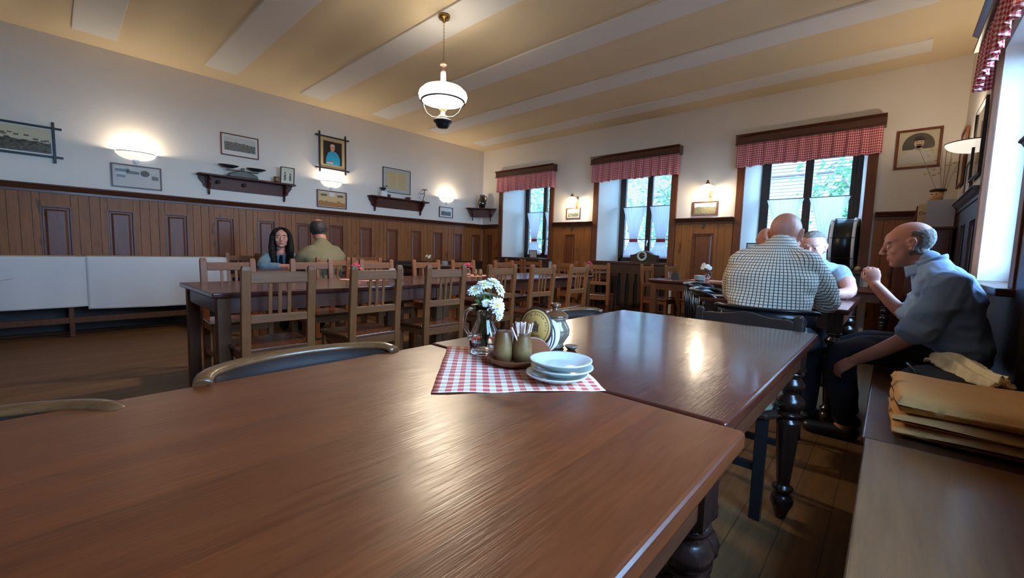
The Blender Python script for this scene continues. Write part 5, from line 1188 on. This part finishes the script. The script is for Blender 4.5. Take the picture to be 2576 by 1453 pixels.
def head(mb, X, s=1.0, female=False, nose=1.0, jowl=1.0):
    S = X @ Matrix.Diagonal((s, s, s, 1)); V = lambda p: S @ Vector(p)
    E_ = lambda c, r: mb.ell(c, r, X=S, seg=20, rings=14)
    E_((0, -.018, .034), (.076, .096, .088)); E_((0, .008, -.002), (.070, .080, .085)); E_((0, .028, -.048), (.060*jowl, .060, .068)); E_((0, .034, -.018), (.064, .050, .050)); E_((0, .060, -.096), (.026, .024, .020))
    E_((0, .045, .038), (.060, .047, .048))
    for k in (-1, 1):
        E_((k*.036, .058, -.028), (.027, .026, .026)); E_((k*.036*jowl, .022, -.070), (.021, .040, .028))
        if not female: chain(mb, [V((k*.040, .083, .024)), V((k*.018, .091, .021))], [.0075*s, .008*s], 8)
        E_((k*.031, .078, .002), (.0165, .0135, .012))
        E_((k*.0095, .102, -.036), (.0085*nose, .010, .007))
        # ear: rim and lobe
        ear = [V((k*.076, .0, -.026)), V((k*.083, -.012, -.006)), V((k*.088, -.022, .016)), V((k*.086, -.016, .030)), V((k*.080, .0, .028)), V((k*.078, .008, .012))]
        mb.tube(ear, [.006*s]*6, 8); E_((k*.079, -.008, .006), (.006, .015, .024)); E_((k*.079, -.003, -.026), (.006, .009, .010))
    chain(mb, [V((0, .090, .014)), V((0, .102, -.010)), V((0, .112*nose**.3, -.030))], [.0075*s, .0095*s*nose, .0115*s*nose], 10)
    for zz, yy, r in ((-.060, .088, .0062), (-.0695, .086, .0068)):
        p, q = smoothpts([V((-.023, yy-.010, zz-.002)), V((0, yy, zz)), V((.023, yy-.010, zz-.002))], [.004*s, r*s, .004*s]); mb.tube(p, q, 8)
    E_((0, .066, -.062), (.032, .022, .020))
    return S
def paint_head(o, S, cols, ymin=.0):
    """material slots: 0 skin, 1 eye white, 2 dark, 3 lips, 4 hair stubble"""
    me = o.data; inv = np.array(S.inverted()); n = len(me.polygons); c = np.empty(n*3, np.float32); me.polygons.foreach_get('center', c); c = c.reshape(-1, 3)
    L = c @ inv[:3, :3].T+inv[:3, 3]; idx = np.zeros(n, np.int32); x, y, z = np.abs(L[:, 0]), L[:, 1], L[:, 2]
    near = (np.abs(L) < .14).all(1)
    if 'hair' in cols: idx[near & cols['hair'](L)] = 4
    front = near & (y > .07)
    idx[front & ((x-.031)**2/.0135**2+(z-.002)**2/.0055**2 < 1)] = 1
    idx[front & ((x-.031)**2+(z-.002)**2 < .0052**2)] = 2
    br = near & (y > .06) & (np.abs(L[:, 2]-.0235-(.004*(1-((x-.032)/.02)**2))) < .0028) & (x > .013) & (x < .050); idx[br] = cols.get('brow', 4)
    idx[front & (np.abs(z+.0655+x*.12) < .0085*(1-(x/.027)**2).clip(0)) & (x < .026)] = 3
    me.polygons.foreach_set('material_index', idx); me.update()
def shell(name, o, S, mask, thick, mt, parent, rough=.0, seed=0):
    """hair grown from the scalp faces selected by mask"""
    me = o.data; inv = np.array(S.inverted()); co, no = cos_(me), nor_(me); L = co @ inv[:3, :3].T+inv[:3, 3]; keep = mask(L) & (np.abs(L) < .15).all(1)
    fs = [tuple(p.vertices) for p in me.polygons if all(keep[i] for i in p.vertices)]; cnt = {}
    for f in fs:
        for i in range(len(f)):
            e = tuple(sorted((f[i], f[(i+1) % len(f)]))); cnt[e] = cnt.get(e, 0)+1
    bnd = {i for e, c in cnt.items() if c == 1 for i in e}; used = sorted({i for f in fs for i in f}); mp = {v: k for k, v in enumerate(used)}
    vs = [tuple(Vector(co[i])+Vector(no[i])*(-.001 if i in bnd else thick+rough*noise.noise(Vector(co[i])*90+Vector((seed, 0, 0))))) for i in used]
    mb = MB(); mb.add(vs, [tuple(mp[i] for i in f) for f in fs], 0, True); h = obj(name, mb, mt, parent); return h
def hand(mb, w, d, nrm, thumb, s=1.0, curl=.5, spread=.06, tcurl=.4, fist=False):
    """w wrist, d pointing to the fingers, nrm out of the back of the hand, thumb +1/-1 along d x nrm"""
    w = Vector(w); d = Vector(d).normalized(); n = Vector(nrm); n = (n-d*n.dot(d)).normalized(); r = d.cross(n)*thumb
    P = lambda a, b, c: w+(d*a+r*b+n*c)*s
    p = [P(-.01, 0, 0), P(.03, .002, 0), P(.06, .0, .002), P(.085, -.002, .0)]; mb.tube([p[0]-d*.008]+p+[p[-1]+d*.010], [(.010*s, .010*s), (.027*s, .018*s), (.036*s, .016*s), (.040*s, .014*s), (.038*s, .011*s), (.02*s, .005*s)], 14, side=r)
    lens = ((.030, .024, .020), (.034, .027, .021), (.031, .025, .020), (.024, .019, .018))
    for i, (b, ls) in enumerate(zip((.030, .010, -.010, -.029), lens)):
        q = P(.078-.003*abs(i-1.2), b, .0); pts = [P(.055, b*.9, 0), q]; an = curl*.5; dr = b*spread*14
        for k, L in enumerate(ls):
            dd = (d*math.cos(an)+r*dr*.12-n*math.sin(an)).normalized(); q = q+dd*L*s; pts.append(q); an += curl*(1.0 if not fist else 1.3)
        chain(mb, pts, [.0085*s, .0092*s, .0088*s, .0080*s, .0068*s], 8)
    q = P(.022, .024, -.004); pts = [P(.012, .012, -.002), q]; an = .75
    for k, L in enumerate((.032, .028, .022)):
        dd = (d*math.cos(an)+r*math.sin(an)-n*(.25+.35*k*tcurl)).normalized(); q = q+dd*L*s; pts.append(q); an -= .28+tcurl*.4
    chain(mb, pts, [.012*s, .0125*s, .0105*s, .0095*s, .0078*s], 8)
def torso(mb, hip, chest, neck, side, hw=.17, cw=.19, sw=.20, dp=.12, belly=.0, fwd_=None, nr=.06):
    hip, chest, neck = Vector(hip), Vector(chest), Vector(neck)
    b = fwd_*belly if fwd_ else Vector((0, 0, 0)); k = hip.lerp(chest, .35)+b
    P, Q = smoothpts([hip, k, chest.lerp(hip, .25)+b*.6, chest, chest.lerp(neck, .42), neck.lerp(chest, .25), neck], [(hw, dp*.98), (hw*1.0, dp+belly*.5), (cw*1.0, dp*1.02), (sw, dp*.98), (sw*.93, dp*.80), (sw*.5, dp*.60), (nr, nr)], 4)
    chain(mb, P, Q, 24, side=side)
def limb(mb, pts, rads): P, Q = smoothpts(pts, rads, 4); chain(mb, P, Q, 14)
def person(label, group=None):
    return thing('person', label, 'person', (0, 0, 0), 0, group)
def uv_wrap(o, c, yaw_, u=1.0):
    """cloth print wrapped round a vertical axis through c"""
    me = o.data; co = cos_(me); th = np.arctan2(co[:, 0]-c[0], -(co[:, 1]-c[1])); uvs = np.stack([th*.21*u+2, co[:, 2]], 1)
    l = me.uv_layers.new(name='UVMap'); li = np.empty(len(me.loops), np.int32); me.loops.foreach_get('vertex_index', li); l.data.foreach_set('uv', uvs[li].astype(np.float32).ravel())
D3 = Vector

# --- 1: bald man in the checked shirt, back to the viewer
def bald():
    t = person('bald man in a checked shirt sitting with his back to the viewer'); hx = 6.61
    face = (.12, 1); X = head_frame((hx+.012, -3.80, 1.205), face, .28); mb = MB(); S = head(mb, X, 1.06, jowl=1.1)
    hip, chest, neck = D3((6.585, -4.02, .62)), D3((6.585, -3.95, .94)), D3((hx, -3.87, 1.145))
    torso(mb, hip, chest-D3((0, 0, .03)), neck-D3((0, 0, .06)), (1, 0, 0), .15, .17, .18, .10); limb(mb, [neck-D3((0, .0, .06)), D3((hx+.01, -3.83, 1.17))], [.066, .066])
    sh = {1: D3((6.775, -3.92, 1.035)), -1: D3((6.405, -3.92, 1.035))}; el = {1: D3((6.845, -3.72, .81)), -1: D3((6.34, -3.70, .82))}; wr = {1: D3((6.70, -3.48, .80)), -1: D3((6.46, -3.46, .80))}
    for s in (-1, 1):
        limb(mb, [sh[s].lerp(el[s], .1), el[s], wr[s]], [.044, .040, .030]); hand(mb, wr[s], (wr[s]-el[s])+D3((0, .1, 0)), (0, 0, 1), -s, 1.0, .35)
        kn = D3((hx+s*.14, -3.50, .52)); limb(mb, [hip+D3((s*.09, .02, -.02)), kn, D3((hx+s*.15, -3.46, .09))], [.088, .06, .042]); limb(mb, [D3((hx+s*.15, -3.47, .06)), D3((hx+s*.16, -3.30, .035))], [.04, .03])
    b = fuse('body', mb, [M['skin'], M['eyew'], M['eyed'], M['lip'], M['stub']], t, .0065)
    paint_head(b, S, {'hair': lambda L: (L[:, 1] < -.01) & (L[:, 2] < .03) & (L[:, 2] > -.05) & (np.abs(L[:, 0]) < .078) & False})
    mb = MB(); torso(mb, hip-D3((0, 0, .03)), chest, neck, (1, 0, 0), .205, .222, .236, .150, nr=.070)
    for s in (-1, 1): limb(mb, [sh[s]+D3((-s*.03, 0, -.0)), sh[s].lerp(el[s], .5), sh[s].lerp(el[s], .92)], [.084, .076, .070]); limb(mb, [neck-D3((0, .01, .03)), sh[s]+D3((-s*.03, -.01, .01))], [.062, .076])
    so = fuse('checked_shirt', mb, M['plaid'], t, .0075); folds(so, .008, 12, 2, .002); uv_wrap(so, (6.6, -3.85), 0)
    mb = MB(); ring = []
    P = []; 
    for i in range(28):
        a = 2*PI*i/28; P.append((neck.x+.072*math.cos(a), neck.y+.006+.066*math.sin(a), 1.150-.016*math.sin(a)))
    mb.tube(P, (.022, .009), 8, closed=True, side=(0, 0, 1)); co = obj('collar', mb, M['plaid'], t); uv_wrap(co, (6.6, -3.85), 0)
    mb = MB()
    for s in (-1, 1):
        kn = D3((hx+s*.14, -3.50, .52)); limb(mb, [hip+D3((s*.09, .0, -.03)), kn, D3((hx+s*.15, -3.46, .12))], [.112, .078, .06])
    fuse('trousers', mb, M['navy'], t, .012)
    for s in (-1, 1):
        mb = MB(); limb(mb, [D3((hx+s*.15, -3.49, .045)), D3((hx+s*.16, -3.26, .035))], [.046, .038]); fuse('shoe', mb, M['black'], t, .01)
    return t
bald()
# --- 2: man in grey t-shirt facing the viewer
def grey():
    t = person('grey haired man in a grey t-shirt facing the viewer, forearm on the table'); hx = 6.60
    X = head_frame((hx+.010, -2.52, 1.165), (-.05, -1), .1); mb = MB(); S = head(mb, X, 1.12, jowl=1.1)
    hip, chest, neck = D3((6.62, -2.04, .62)), D3((6.64, -2.16, .86)), D3((6.63, -2.42, 1.045))
    torso(mb, hip, chest-D3((0, -.05, .03)), neck-D3((0, -.08, .09)), (1, 0, 0), .14, .15, .16, .08); limb(mb, [neck-D3((0, -.03, .0)), D3((hx+.02, -2.47, 1.13))], [.050, .058])
    sh = {1: D3((6.80, -2.27, .96)), -1: D3((6.45, -2.27, .96))}; el = {1: D3((6.865, -2.66, .815)), -1: D3((6.34, -2.66, .815))}; wr = {1: D3((6.66, -2.80, .81)), -1: D3((6.52, -2.82, .81))}
    for s in (-1, 1):
        limb(mb, [sh[s], sh[s].lerp(el[s], .55)+D3((s*.02, 0, .01)), el[s], wr[s]], [.058, .054, .046, .030]); hand(mb, wr[s], D3((-s*1, -.15, 0)), (0, 0, 1), -s, 1.0, .5)
        kn = D3((hx+s*.14, -2.42, .50)); limb(mb, [hip+D3((s*.09, -.02, -.02)), kn, D3((hx+s*.15, -2.40, .09))], [.088, .06, .042])
    b = fuse('body', mb, [M['skin2'], M['eyew'], M['eyed'], M['lip'], M['stub']], t, .006)
    hm = lambda L: ((L[:, 2] > .078-.25*np.clip(-L[:, 1]+.02, 0, .3)-.0) & (L[:, 1] < .078)) | ((L[:, 1] < -.02) & (L[:, 2] > -.05))
    paint_head(b, S, {}); shell('short_grey_hair', b, S, hm, .007, M['hairg'], t, .006)
    mb = MB(); torso(mb, hip, chest, neck-D3((0, -.02, .0)), (1, 0, 0), .19, .21, .228, .145, nr=.066)
    for s in (-1, 1): limb(mb, [sh[s]+D3((-s*.02, 0, 0)), sh[s].lerp(el[s], .42)], [.080, .078]); limb(mb, [neck-D3((0, -.03, .03)), sh[s]+D3((-s*.03, 0, 0))], [.06, .076])
    so = fuse('grey_tshirt', mb, M['greysh'], t, .008); folds(so, .007, 8, 5, .002)
    mb = MB()
    for s in (-1, 1):
        kn = D3((hx+s*.14, -2.42, .50)); limb(mb, [hip+D3((s*.09, 0, -.03)), kn, D3((hx+s*.15, -2.40, .05))], [.11, .078, .06])
    fuse('trousers', mb, M['dark'], t, .014); return t
grey()
# --- 3: fourth man, almost hidden behind the bald head
def hidden():
    t = person('person almost hidden behind the bald man, only one side of the tanned head showing'); hx = 6.25
    X = head_frame((hx, -2.38, 1.225), (.5, -1), .1); mb = MB(); S = head(mb, X, .98)
    hip, chest, neck = D3((6.24, -1.98, .60)), D3((6.25, -2.12, .86)), D3((6.25, -2.32, 1.07)); torso(mb, hip, chest-D3((0, -.04, .03)), neck-D3((0, -.07, .09)), (1, 0, 0), .13, .14, .14, .07); limb(mb, [neck-D3((0, -.03, 0)), D3((hx, -2.37, 1.15))], [.05, .056])
    for s in (-1, 1):
        limb(mb, [D3((hx+s*.17, -2.2, .96)), D3((hx+s*.19, -2.42, .83)), D3((hx+s*.08, -2.62, .81))], [.05, .042, .03]); hand(mb, D3((hx+s*.08, -2.62, .81)), (-s, -.4, 0), (0, 0, 1), -s, .95, .5)
        limb(mb, [hip+D3((s*.08, -.02, -.02)), D3((hx+s*.12, -2.40, .50)), D3((hx+s*.13, -2.38, .07))], [.085, .06, .042])
    b = fuse('body', mb, [M['skin'], M['eyew'], M['eyed'], M['lip'], M['stub']], t, .009); paint_head(b, S, {})
    mb = MB(); torso(mb, hip, chest, neck-D3((0, -.01, .02)), (1, 0, 0), .165, .185, .195, .125, nr=.066)
    for s in (-1, 1): limb(mb, [D3((hx+s*.16, -2.2, .96)), D3((hx+s*.19, -2.40, .84)), D3((hx+s*.12, -2.56, .815))], [.068, .055, .045])
    so = fuse('dark_shirt', mb, M['dark'], t, .01); folds(so, .006, 8, 3); return t
hidden()
# --- 4: man in the blue shirt on the bench, turned to the left
def blue():
    t = person('older man in a rolled-sleeve blue shirt on the bench, in profile, one hand raised')
    X = head_frame((7.165, -3.47, 1.165), (-1, -.12), .16, 0); mb = MB(); S = head(mb, X, 1.05, nose=1.0, jowl=1.18)
    hip, chest, neck = D3((7.40, -3.50, .625)), D3((7.345, -3.49, .88)), D3((7.255, -3.475, 1.065))
    torso(mb, hip, chest-D3((0, 0, .03)), neck-D3((0, 0, .07)), (0, 1, 0), .15, .165, .17, .095); limb(mb, [neck-D3((-.01, 0, .05)), D3((7.195, -3.47, 1.11))], [.062, .062])
    sh = {-1: D3((7.335, -3.68, .955)), 1: D3((7.31, -3.30, .955))}; el = {-1: D3((7.215, -3.73, .685)), 1: D3((7.215, -3.20, .735))}; wr = {-1: D3((6.995, -3.70, .50)), 1: D3((7.035, -3.22, .92))}
    limb(mb, [sh[-1].lerp(el[-1], .12), el[-1], wr[-1]], [.046, .045, .030]); hand(mb, wr[-1], (-.75, .1, -.65), (-.45, -.6, .5), 1, 1.05, .5)
    limb(mb, [sh[1].lerp(el[1], .12), el[1], wr[1]], [.046, .044, .030]); hand(mb, wr[1], (-.20, .0, 1), (.25, -1, .1), -1, 1.02, .95, tcurl=.9)
    kn = {-1: D3((6.94, -3.58, .515)), 1: D3((6.95, -3.36, .52))}
    for s in (-1, 1):
        limb(mb, [D3((7.38, -3.5+s*.09, .55)), kn[s], D3((6.97, -3.5+s*.12, .09))], [.088, .06, .042]); limb(mb, [D3((6.98, -3.5+s*.12, .05)), D3((6.82, -3.5+s*.13, .035))], [.04, .03])
    b = fuse('body', mb, [M['skin3'], M['eyew'], M['eyed'], M['lip'], M['stub']], t, .0055)
    hm = lambda L: (L[:, 1] < .012-.25*np.maximum(L[:, 2]-.0, 0)) & (L[:, 2] > -.062) & (L[:, 2] < .075) & ~((np.abs(L[:, 0]) > .070) & (L[:, 1] > -.035) & (L[:, 2] < .04) & (L[:, 2] > -.04))
    paint_head(b, S, {}); shell('short_grey_hair', b, S, hm, .003, M['hairg'], t, .003)
    mb = MB(); torso(mb, hip-D3((0, 0, .02)), chest, neck, (0, 1, 0), .195, .212, .226, .150, .03, D3((-1, 0, 0)), nr=.070)
    for s in (-1, 1): limb(mb, [sh[s]-D3((0, s*.03, .0)), sh[s].lerp(el[s], .5)+D3((.01, 0, 0)), el[s].lerp(sh[s], .08)], [.086, .080, .076]); limb(mb, [neck-D3((-.01, 0, .03)), sh[s]-D3((0, s*.03, -.005))], [.062, .078])
    for s in (-1, 1):
        a = el[s].lerp(sh[s], .16); bb_ = el[s]+(el[s]-sh[s])*.02; mb.tube([a, bb_], [.084, .080], 16)
    so = fuse('blue_shirt', mb, M['bluesh'], t, .007); folds(so, .013, 11, 9, .003)
    mb = MB()
    for s in (-1, 1):
        mb.grid(10, 4, lambda u, v: (neck.x+.03-.125*u+.012*v, neck.y+s*(.066-.02*u+.016*v), neck.z+.030-.055*u-.045*v-.012*u*v))
    P = [(neck.x+.004+.068*math.cos(a), neck.y+.066*math.sin(a), neck.z+.005+.026*math.cos(a)) for a in [2*PI*i/28 for i in range(28)]]
    mb.tube(P, (.024, .008), 8, closed=True, side=(0, 0, 1)); o = obj('collar', mb, M['bluesh'], t); o.modifiers.new('s', 'SOLIDIFY').thickness = .004
    mb = MB()
    for s in (-1, 1): limb(mb, [D3((7.40, -3.5+s*.09, .555)), kn[s], D3((6.97, -3.5+s*.12, .13))], [.098, .082, .06])
    so = fuse('trousers', mb, M['navy'], t, .012); folds(so, .006, 9, 1)
    for s in (-1, 1):
        mb = MB(); limb(mb, [D3((7.0, -3.5+s*.12, .045)), D3((6.80, -3.5+s*.13, .035))], [.046, .036]); fuse('shoe', mb, M['black'], t, .01)
    return t
blue()
# --- 5: man in the olive t-shirt, back to the viewer
def olive():
    t = person('man with a thinning dark crown in an olive t-shirt, back to the viewer'); hy = -4.555
    X = head_frame((1.905, hy-.015, 1.262), (-1, .25), .05); mb = MB(); S = head(mb, X, 1.05, jowl=1.05)
    hip, chest, neck = D3((2.05, hy, .61)), D3((2.02, hy, .90)), D3((1.95, hy, 1.13)); torso(mb, hip, chest-D3((0, 0, .03)), neck-D3((0, 0, .07)), (0, 1, 0), .15, .17, .18, .10); limb(mb, [neck, D3((1.92, hy, 1.21))], [.066, .064])
    for s in (-1, 1):
        sh, el, wr = D3((1.98, hy+s*.18, .97)), D3((1.83, hy+s*.24, .80)), D3((1.60, hy+s*.12, .81)); limb(mb, [sh, el, wr], [.058, .045, .03]); hand(mb, wr, (-1, -s*.3, 0), (0, 0, 1), s, 1, .4)
        limb(mb, [hip+D3((-.02, s*.09, 0)), D3((1.62, hy+s*.12, .52)), D3((1.60, hy+s*.13, .07))], [.09, .062, .045])
    b = fuse('body', mb, [M['skin'], M['eyew'], M['eyed'], M['lip'], M['stub']], t, .009); paint_head(b, S, {})
    hm = lambda L: (((L[:, 1] < .01) & (L[:, 2] > -.06-.0*L[:, 1])) | ((L[:, 2] > .03) & (L[:, 1] < .06))) & ~((L[:, 2] > .098) & (L[:, 1] < .03)) & (L[:, 1]*.3+L[:, 2] > -.075)
    shell('dark_hair', b, S, hm, .009, M['hairbr'], t, .004)
    mb = MB(); torso(mb, hip, chest, neck, (0, 1, 0), .2, .222, .246, .145, nr=.068)
    for s in (-1, 1): limb(mb, [D3((1.995, hy+s*.14, .985)), D3((1.96, hy+s*.20, .93)), D3((1.86, hy+s*.24, .83))], [.095, .092, .078])
    so = fuse('olive_tshirt', mb, M['greensh'], t, .01); folds(so, .007, 7, 4)
    mb = MB()
    for s in (-1, 1): limb(mb, [hip+D3((0, s*.09, -.02)), D3((1.62, hy+s*.12, .52)), D3((1.60, hy+s*.13, .06))], [.112, .08, .062])
    fuse('trousers', mb, M['dark'], t, .015); return t
olive()
# --- 6: woman with long black hair
def woman():
    t = person('woman with long black hair in a denim jacket, hands folded on the table'); hy = -4.575
    X = head_frame((.70, hy+.0, 1.165), (1, -.35), -.02); mb = MB(); S = head(mb, X @ Matrix.Diagonal((1.06, 1, 1, 1)), 1.08, True, .85, .95)
    hip, chest, neck = D3((.58, -4.56, .585)), D3((.63, -4.57, .84)), D3((.665, hy, 1.02)); torso(mb, hip, chest-D3((0, 0, .03)), neck-D3((0, 0, .06)), (0, 1, 0), .14, .135, .14, .085); limb(mb, [neck, D3((.675, hy, 1.10))], [.05, .048])
    el = {-1: D3((.86, hy-.24, .80)), 1: D3((.86, hy+.22, .80))}; wr = {-1: D3((1.08, hy-.05, .815)), 1: D3((1.08, hy+.03, .815))}
    for s in (-1, 1):
        limb(mb, [D3((.68, hy+s*.12, .90)), D3((.74, hy+s*.22, .84)), el[s], wr[s]], [.036, .036, .034, .025]); hand(mb, wr[s], (.35, -s*.8, .0), (.3, 0, 1), -s, .88, .75)
        limb(mb, [hip+D3((.02, s*.08, 0)), D3((1.02, hy+s*.1, .52)), D3((1.04, hy+s*.1, .07))], [.085, .058, .042])
    b = fuse('body', mb, [M['skin2'], M['eyew'], M['eyed'], M['lip'], M['stub']], t, .0055); paint_head(b, S, {'brow': 2})
    # long hair: cap over the skull and two falls to the chest
    mb = MB(); E_ = lambda c, r: mb.ell(c, r, X=S, seg=20, rings=14)
    E_((0, -.028, .040), (.084, .096, .092)); V = lambda p: S @ Vector(p)
    for k in (-1, 1):
        limb(mb, [V((k*.012, .030, .118)), V((k*.056, .050, .088)), V((k*.086, .030, .030)), V((k*.092, .018, -.05)), V((k*.094, .030, -.13)), V((k*.085, .06, -.22)), V((k*.065, .085, -.32))], [.014, .024, .030, .036, .042, .046, .030])
        limb(mb, [V((k*.05, -.06, .03)), V((k*.07, -.06, -.08)), V((k*.085, -.05, -.18)), V((k*.08, -.06, -.28))], [.05, .05, .05, .035])
    h = fuse('long_black_hair', mb, M['hairb'], t, .0065); folds(h, .004, 30, 2)
    mb = MB(); torso(mb, hip, chest, neck-D3((0, 0, .05)), (0, 1, 0), .175, .18, .19, .122, nr=.045)
    for s in (-1, 1): limb(mb, [D3((.66, hy+s*.135, .92)), D3((.74, hy+s*.23, .84)), el[s]+D3((-.0, s*.01, 0)), el[s].lerp(wr[s], .55)], [.066, .066, .060, .046])
    so = fuse('denim_jacket', mb, M['denim'], t, .009); folds(so, .008, 9, 8, .002)
    mb = MB(); limb(mb, [D3((.735, hy-.02, .925)), D3((.755, hy-.03, .86)), D3((.76, hy-.03, .76))], [(.03, .018), (.035, .02), (.04, .02)]); fuse('inner_top', mb, M['dark'], t, .008)
    mb = MB()
    for s in (-1, 1): limb(mb, [hip+D3((0, s*.08, -.02)), D3((1.02, hy+s*.1, .52)), D3((1.04, hy+s*.1, .06))], [.105, .074, .055])
    fuse('trousers', mb, M['dark'], t, .015); t.location = (.455, -.156, -.007); return t
woman()

for x, y, l in ((6.63, -1.98, 'black bentwood chair under the man in the grey t-shirt, behind the men\'s table'), (6.16, -1.93, 'black bentwood chair under the person hidden behind the bald man')):
    dup(bc, (x, y, 0), PI, l)
# ------------------------------------------------------------ outside
struct('ground', MB().box((-14, TH+.14, -1.3), (30, 40, -1.2)).box((W+.36, -20, -1.3), (30, TH, -1.2)), M['grass'])
t = thing('house', 'pale plastered house seen through the right window of the back wall', 'house', (7.5, 17, -1.2))
obj('wall', MB().box((-6, 0, 0), (6, 6, 6.2)), M['facade'], t)
for x in (-4.2, -1.4, 1.4, 4.2):
    for z in (1.2, 4.0):
        f = obj('window', MB().box((x-.55, -.06, z), (x+.55, .02, z+1.4)), M['facade2'], t); obj('pane', MB().box((x-.45, -.07, z+.1), (x+.45, -.06, z+1.3)), mat('far_pane', srgb(120, 140, 160), .1), f)
obj('roof', MB().poly([(-6.4, 6.2), (6.4, 6.2), (0, 9.4)], -.4, 6.4), M['roof'], t)
t = thing('house', 'pinkish house seen faintly through the left and middle windows', 'house', (-9, 26, -1.2)); obj('wall', MB().box((-14, 0, 0), (14, 6, 9)), M['facade2'], t); obj('roof', MB().poly([(-14.4, 9), (14.4, 9), (0, 13)], -.4, 6.4), M['roof'], t)
def tree(x, y, h, r, label, seed):
    t = thing('tree', label, 'tree', (x, y, -1.2), 0, 'trees outside the windows'); rr = random.Random(seed); mb = MB(); mb.tube([(0, 0, 0), (.1, 0, h*.4), (0, .1, h*.8)], [.16, .12, .05], 8)
    for k in range(9):
        a = rr.uniform(0, 6.28); z = h*rr.uniform(.35, .75); mb.tube([(0, 0, z), (math.cos(a)*r*.5, math.sin(a)*r*.5, z+.4), (math.cos(a)*r*.85, math.sin(a)*r*.85, z+.9)], [.05, .03, .012], 6)
    obj('trunk', mb, M['bark'], t); mb = MB()
    for k in range(2600):
        u = rr.gauss(0, .45), rr.gauss(0, .45), rr.gauss(0, .4); c = Vector((u[0]*r, u[1]*r, h*.68+u[2]*h*.42)); s = rr.uniform(.07, .13); q = Matrix.Rotation(rr.uniform(0, 6.3), 4, 'Z') @ Matrix.Rotation(rr.uniform(-1.2, 1.2), 4, 'X')
        mb.add([(-s*.5, -s, 0), (s*.5, -s, 0), (s*.6, 0, .01), (0, s*1.1, 0), (-s*.6, 0, .01)], [(0, 1, 2, 3, 4)], 0, False, Matrix.Translation(c) @ q)
    obj('foliage', mb, M['leafo'], t)
tree(6.5, 9.5, 6.0, 1.6, 'leafy green tree outside the right window', 1); tree(1.2, 9.0, 5.2, 1.9, 'leafy green tree outside the middle window', 2); tree(-5.2, 9.5, 5.5, 2.0, 'leafy green tree outside the corner window', 3)
o = obj('street_banner', MB().box((-.25, -.02, 0), (.25, .02, 1.0)), M['redp'], loc=(1.7, 4.0, .2)); tag(o, 'red panel outside low in the middle window', 'sign')
obj('post', MB().box((-.02, -.02, -1.4), (.02, .02, 0)), M['iron'], o)
o = obj('street_kiosk', MB().box((-.5, -.3, -1.2), (.5, .3, 1.3)), M['teal'], loc=(2.6, 5.2, 0)); tag(o, 'turquoise kiosk outside low in the middle window', 'kiosk')
obj('kiosk_roof', MB().box((-.6, -.4, 1.3), (.6, .4, 1.38)), M['whitep'], o)
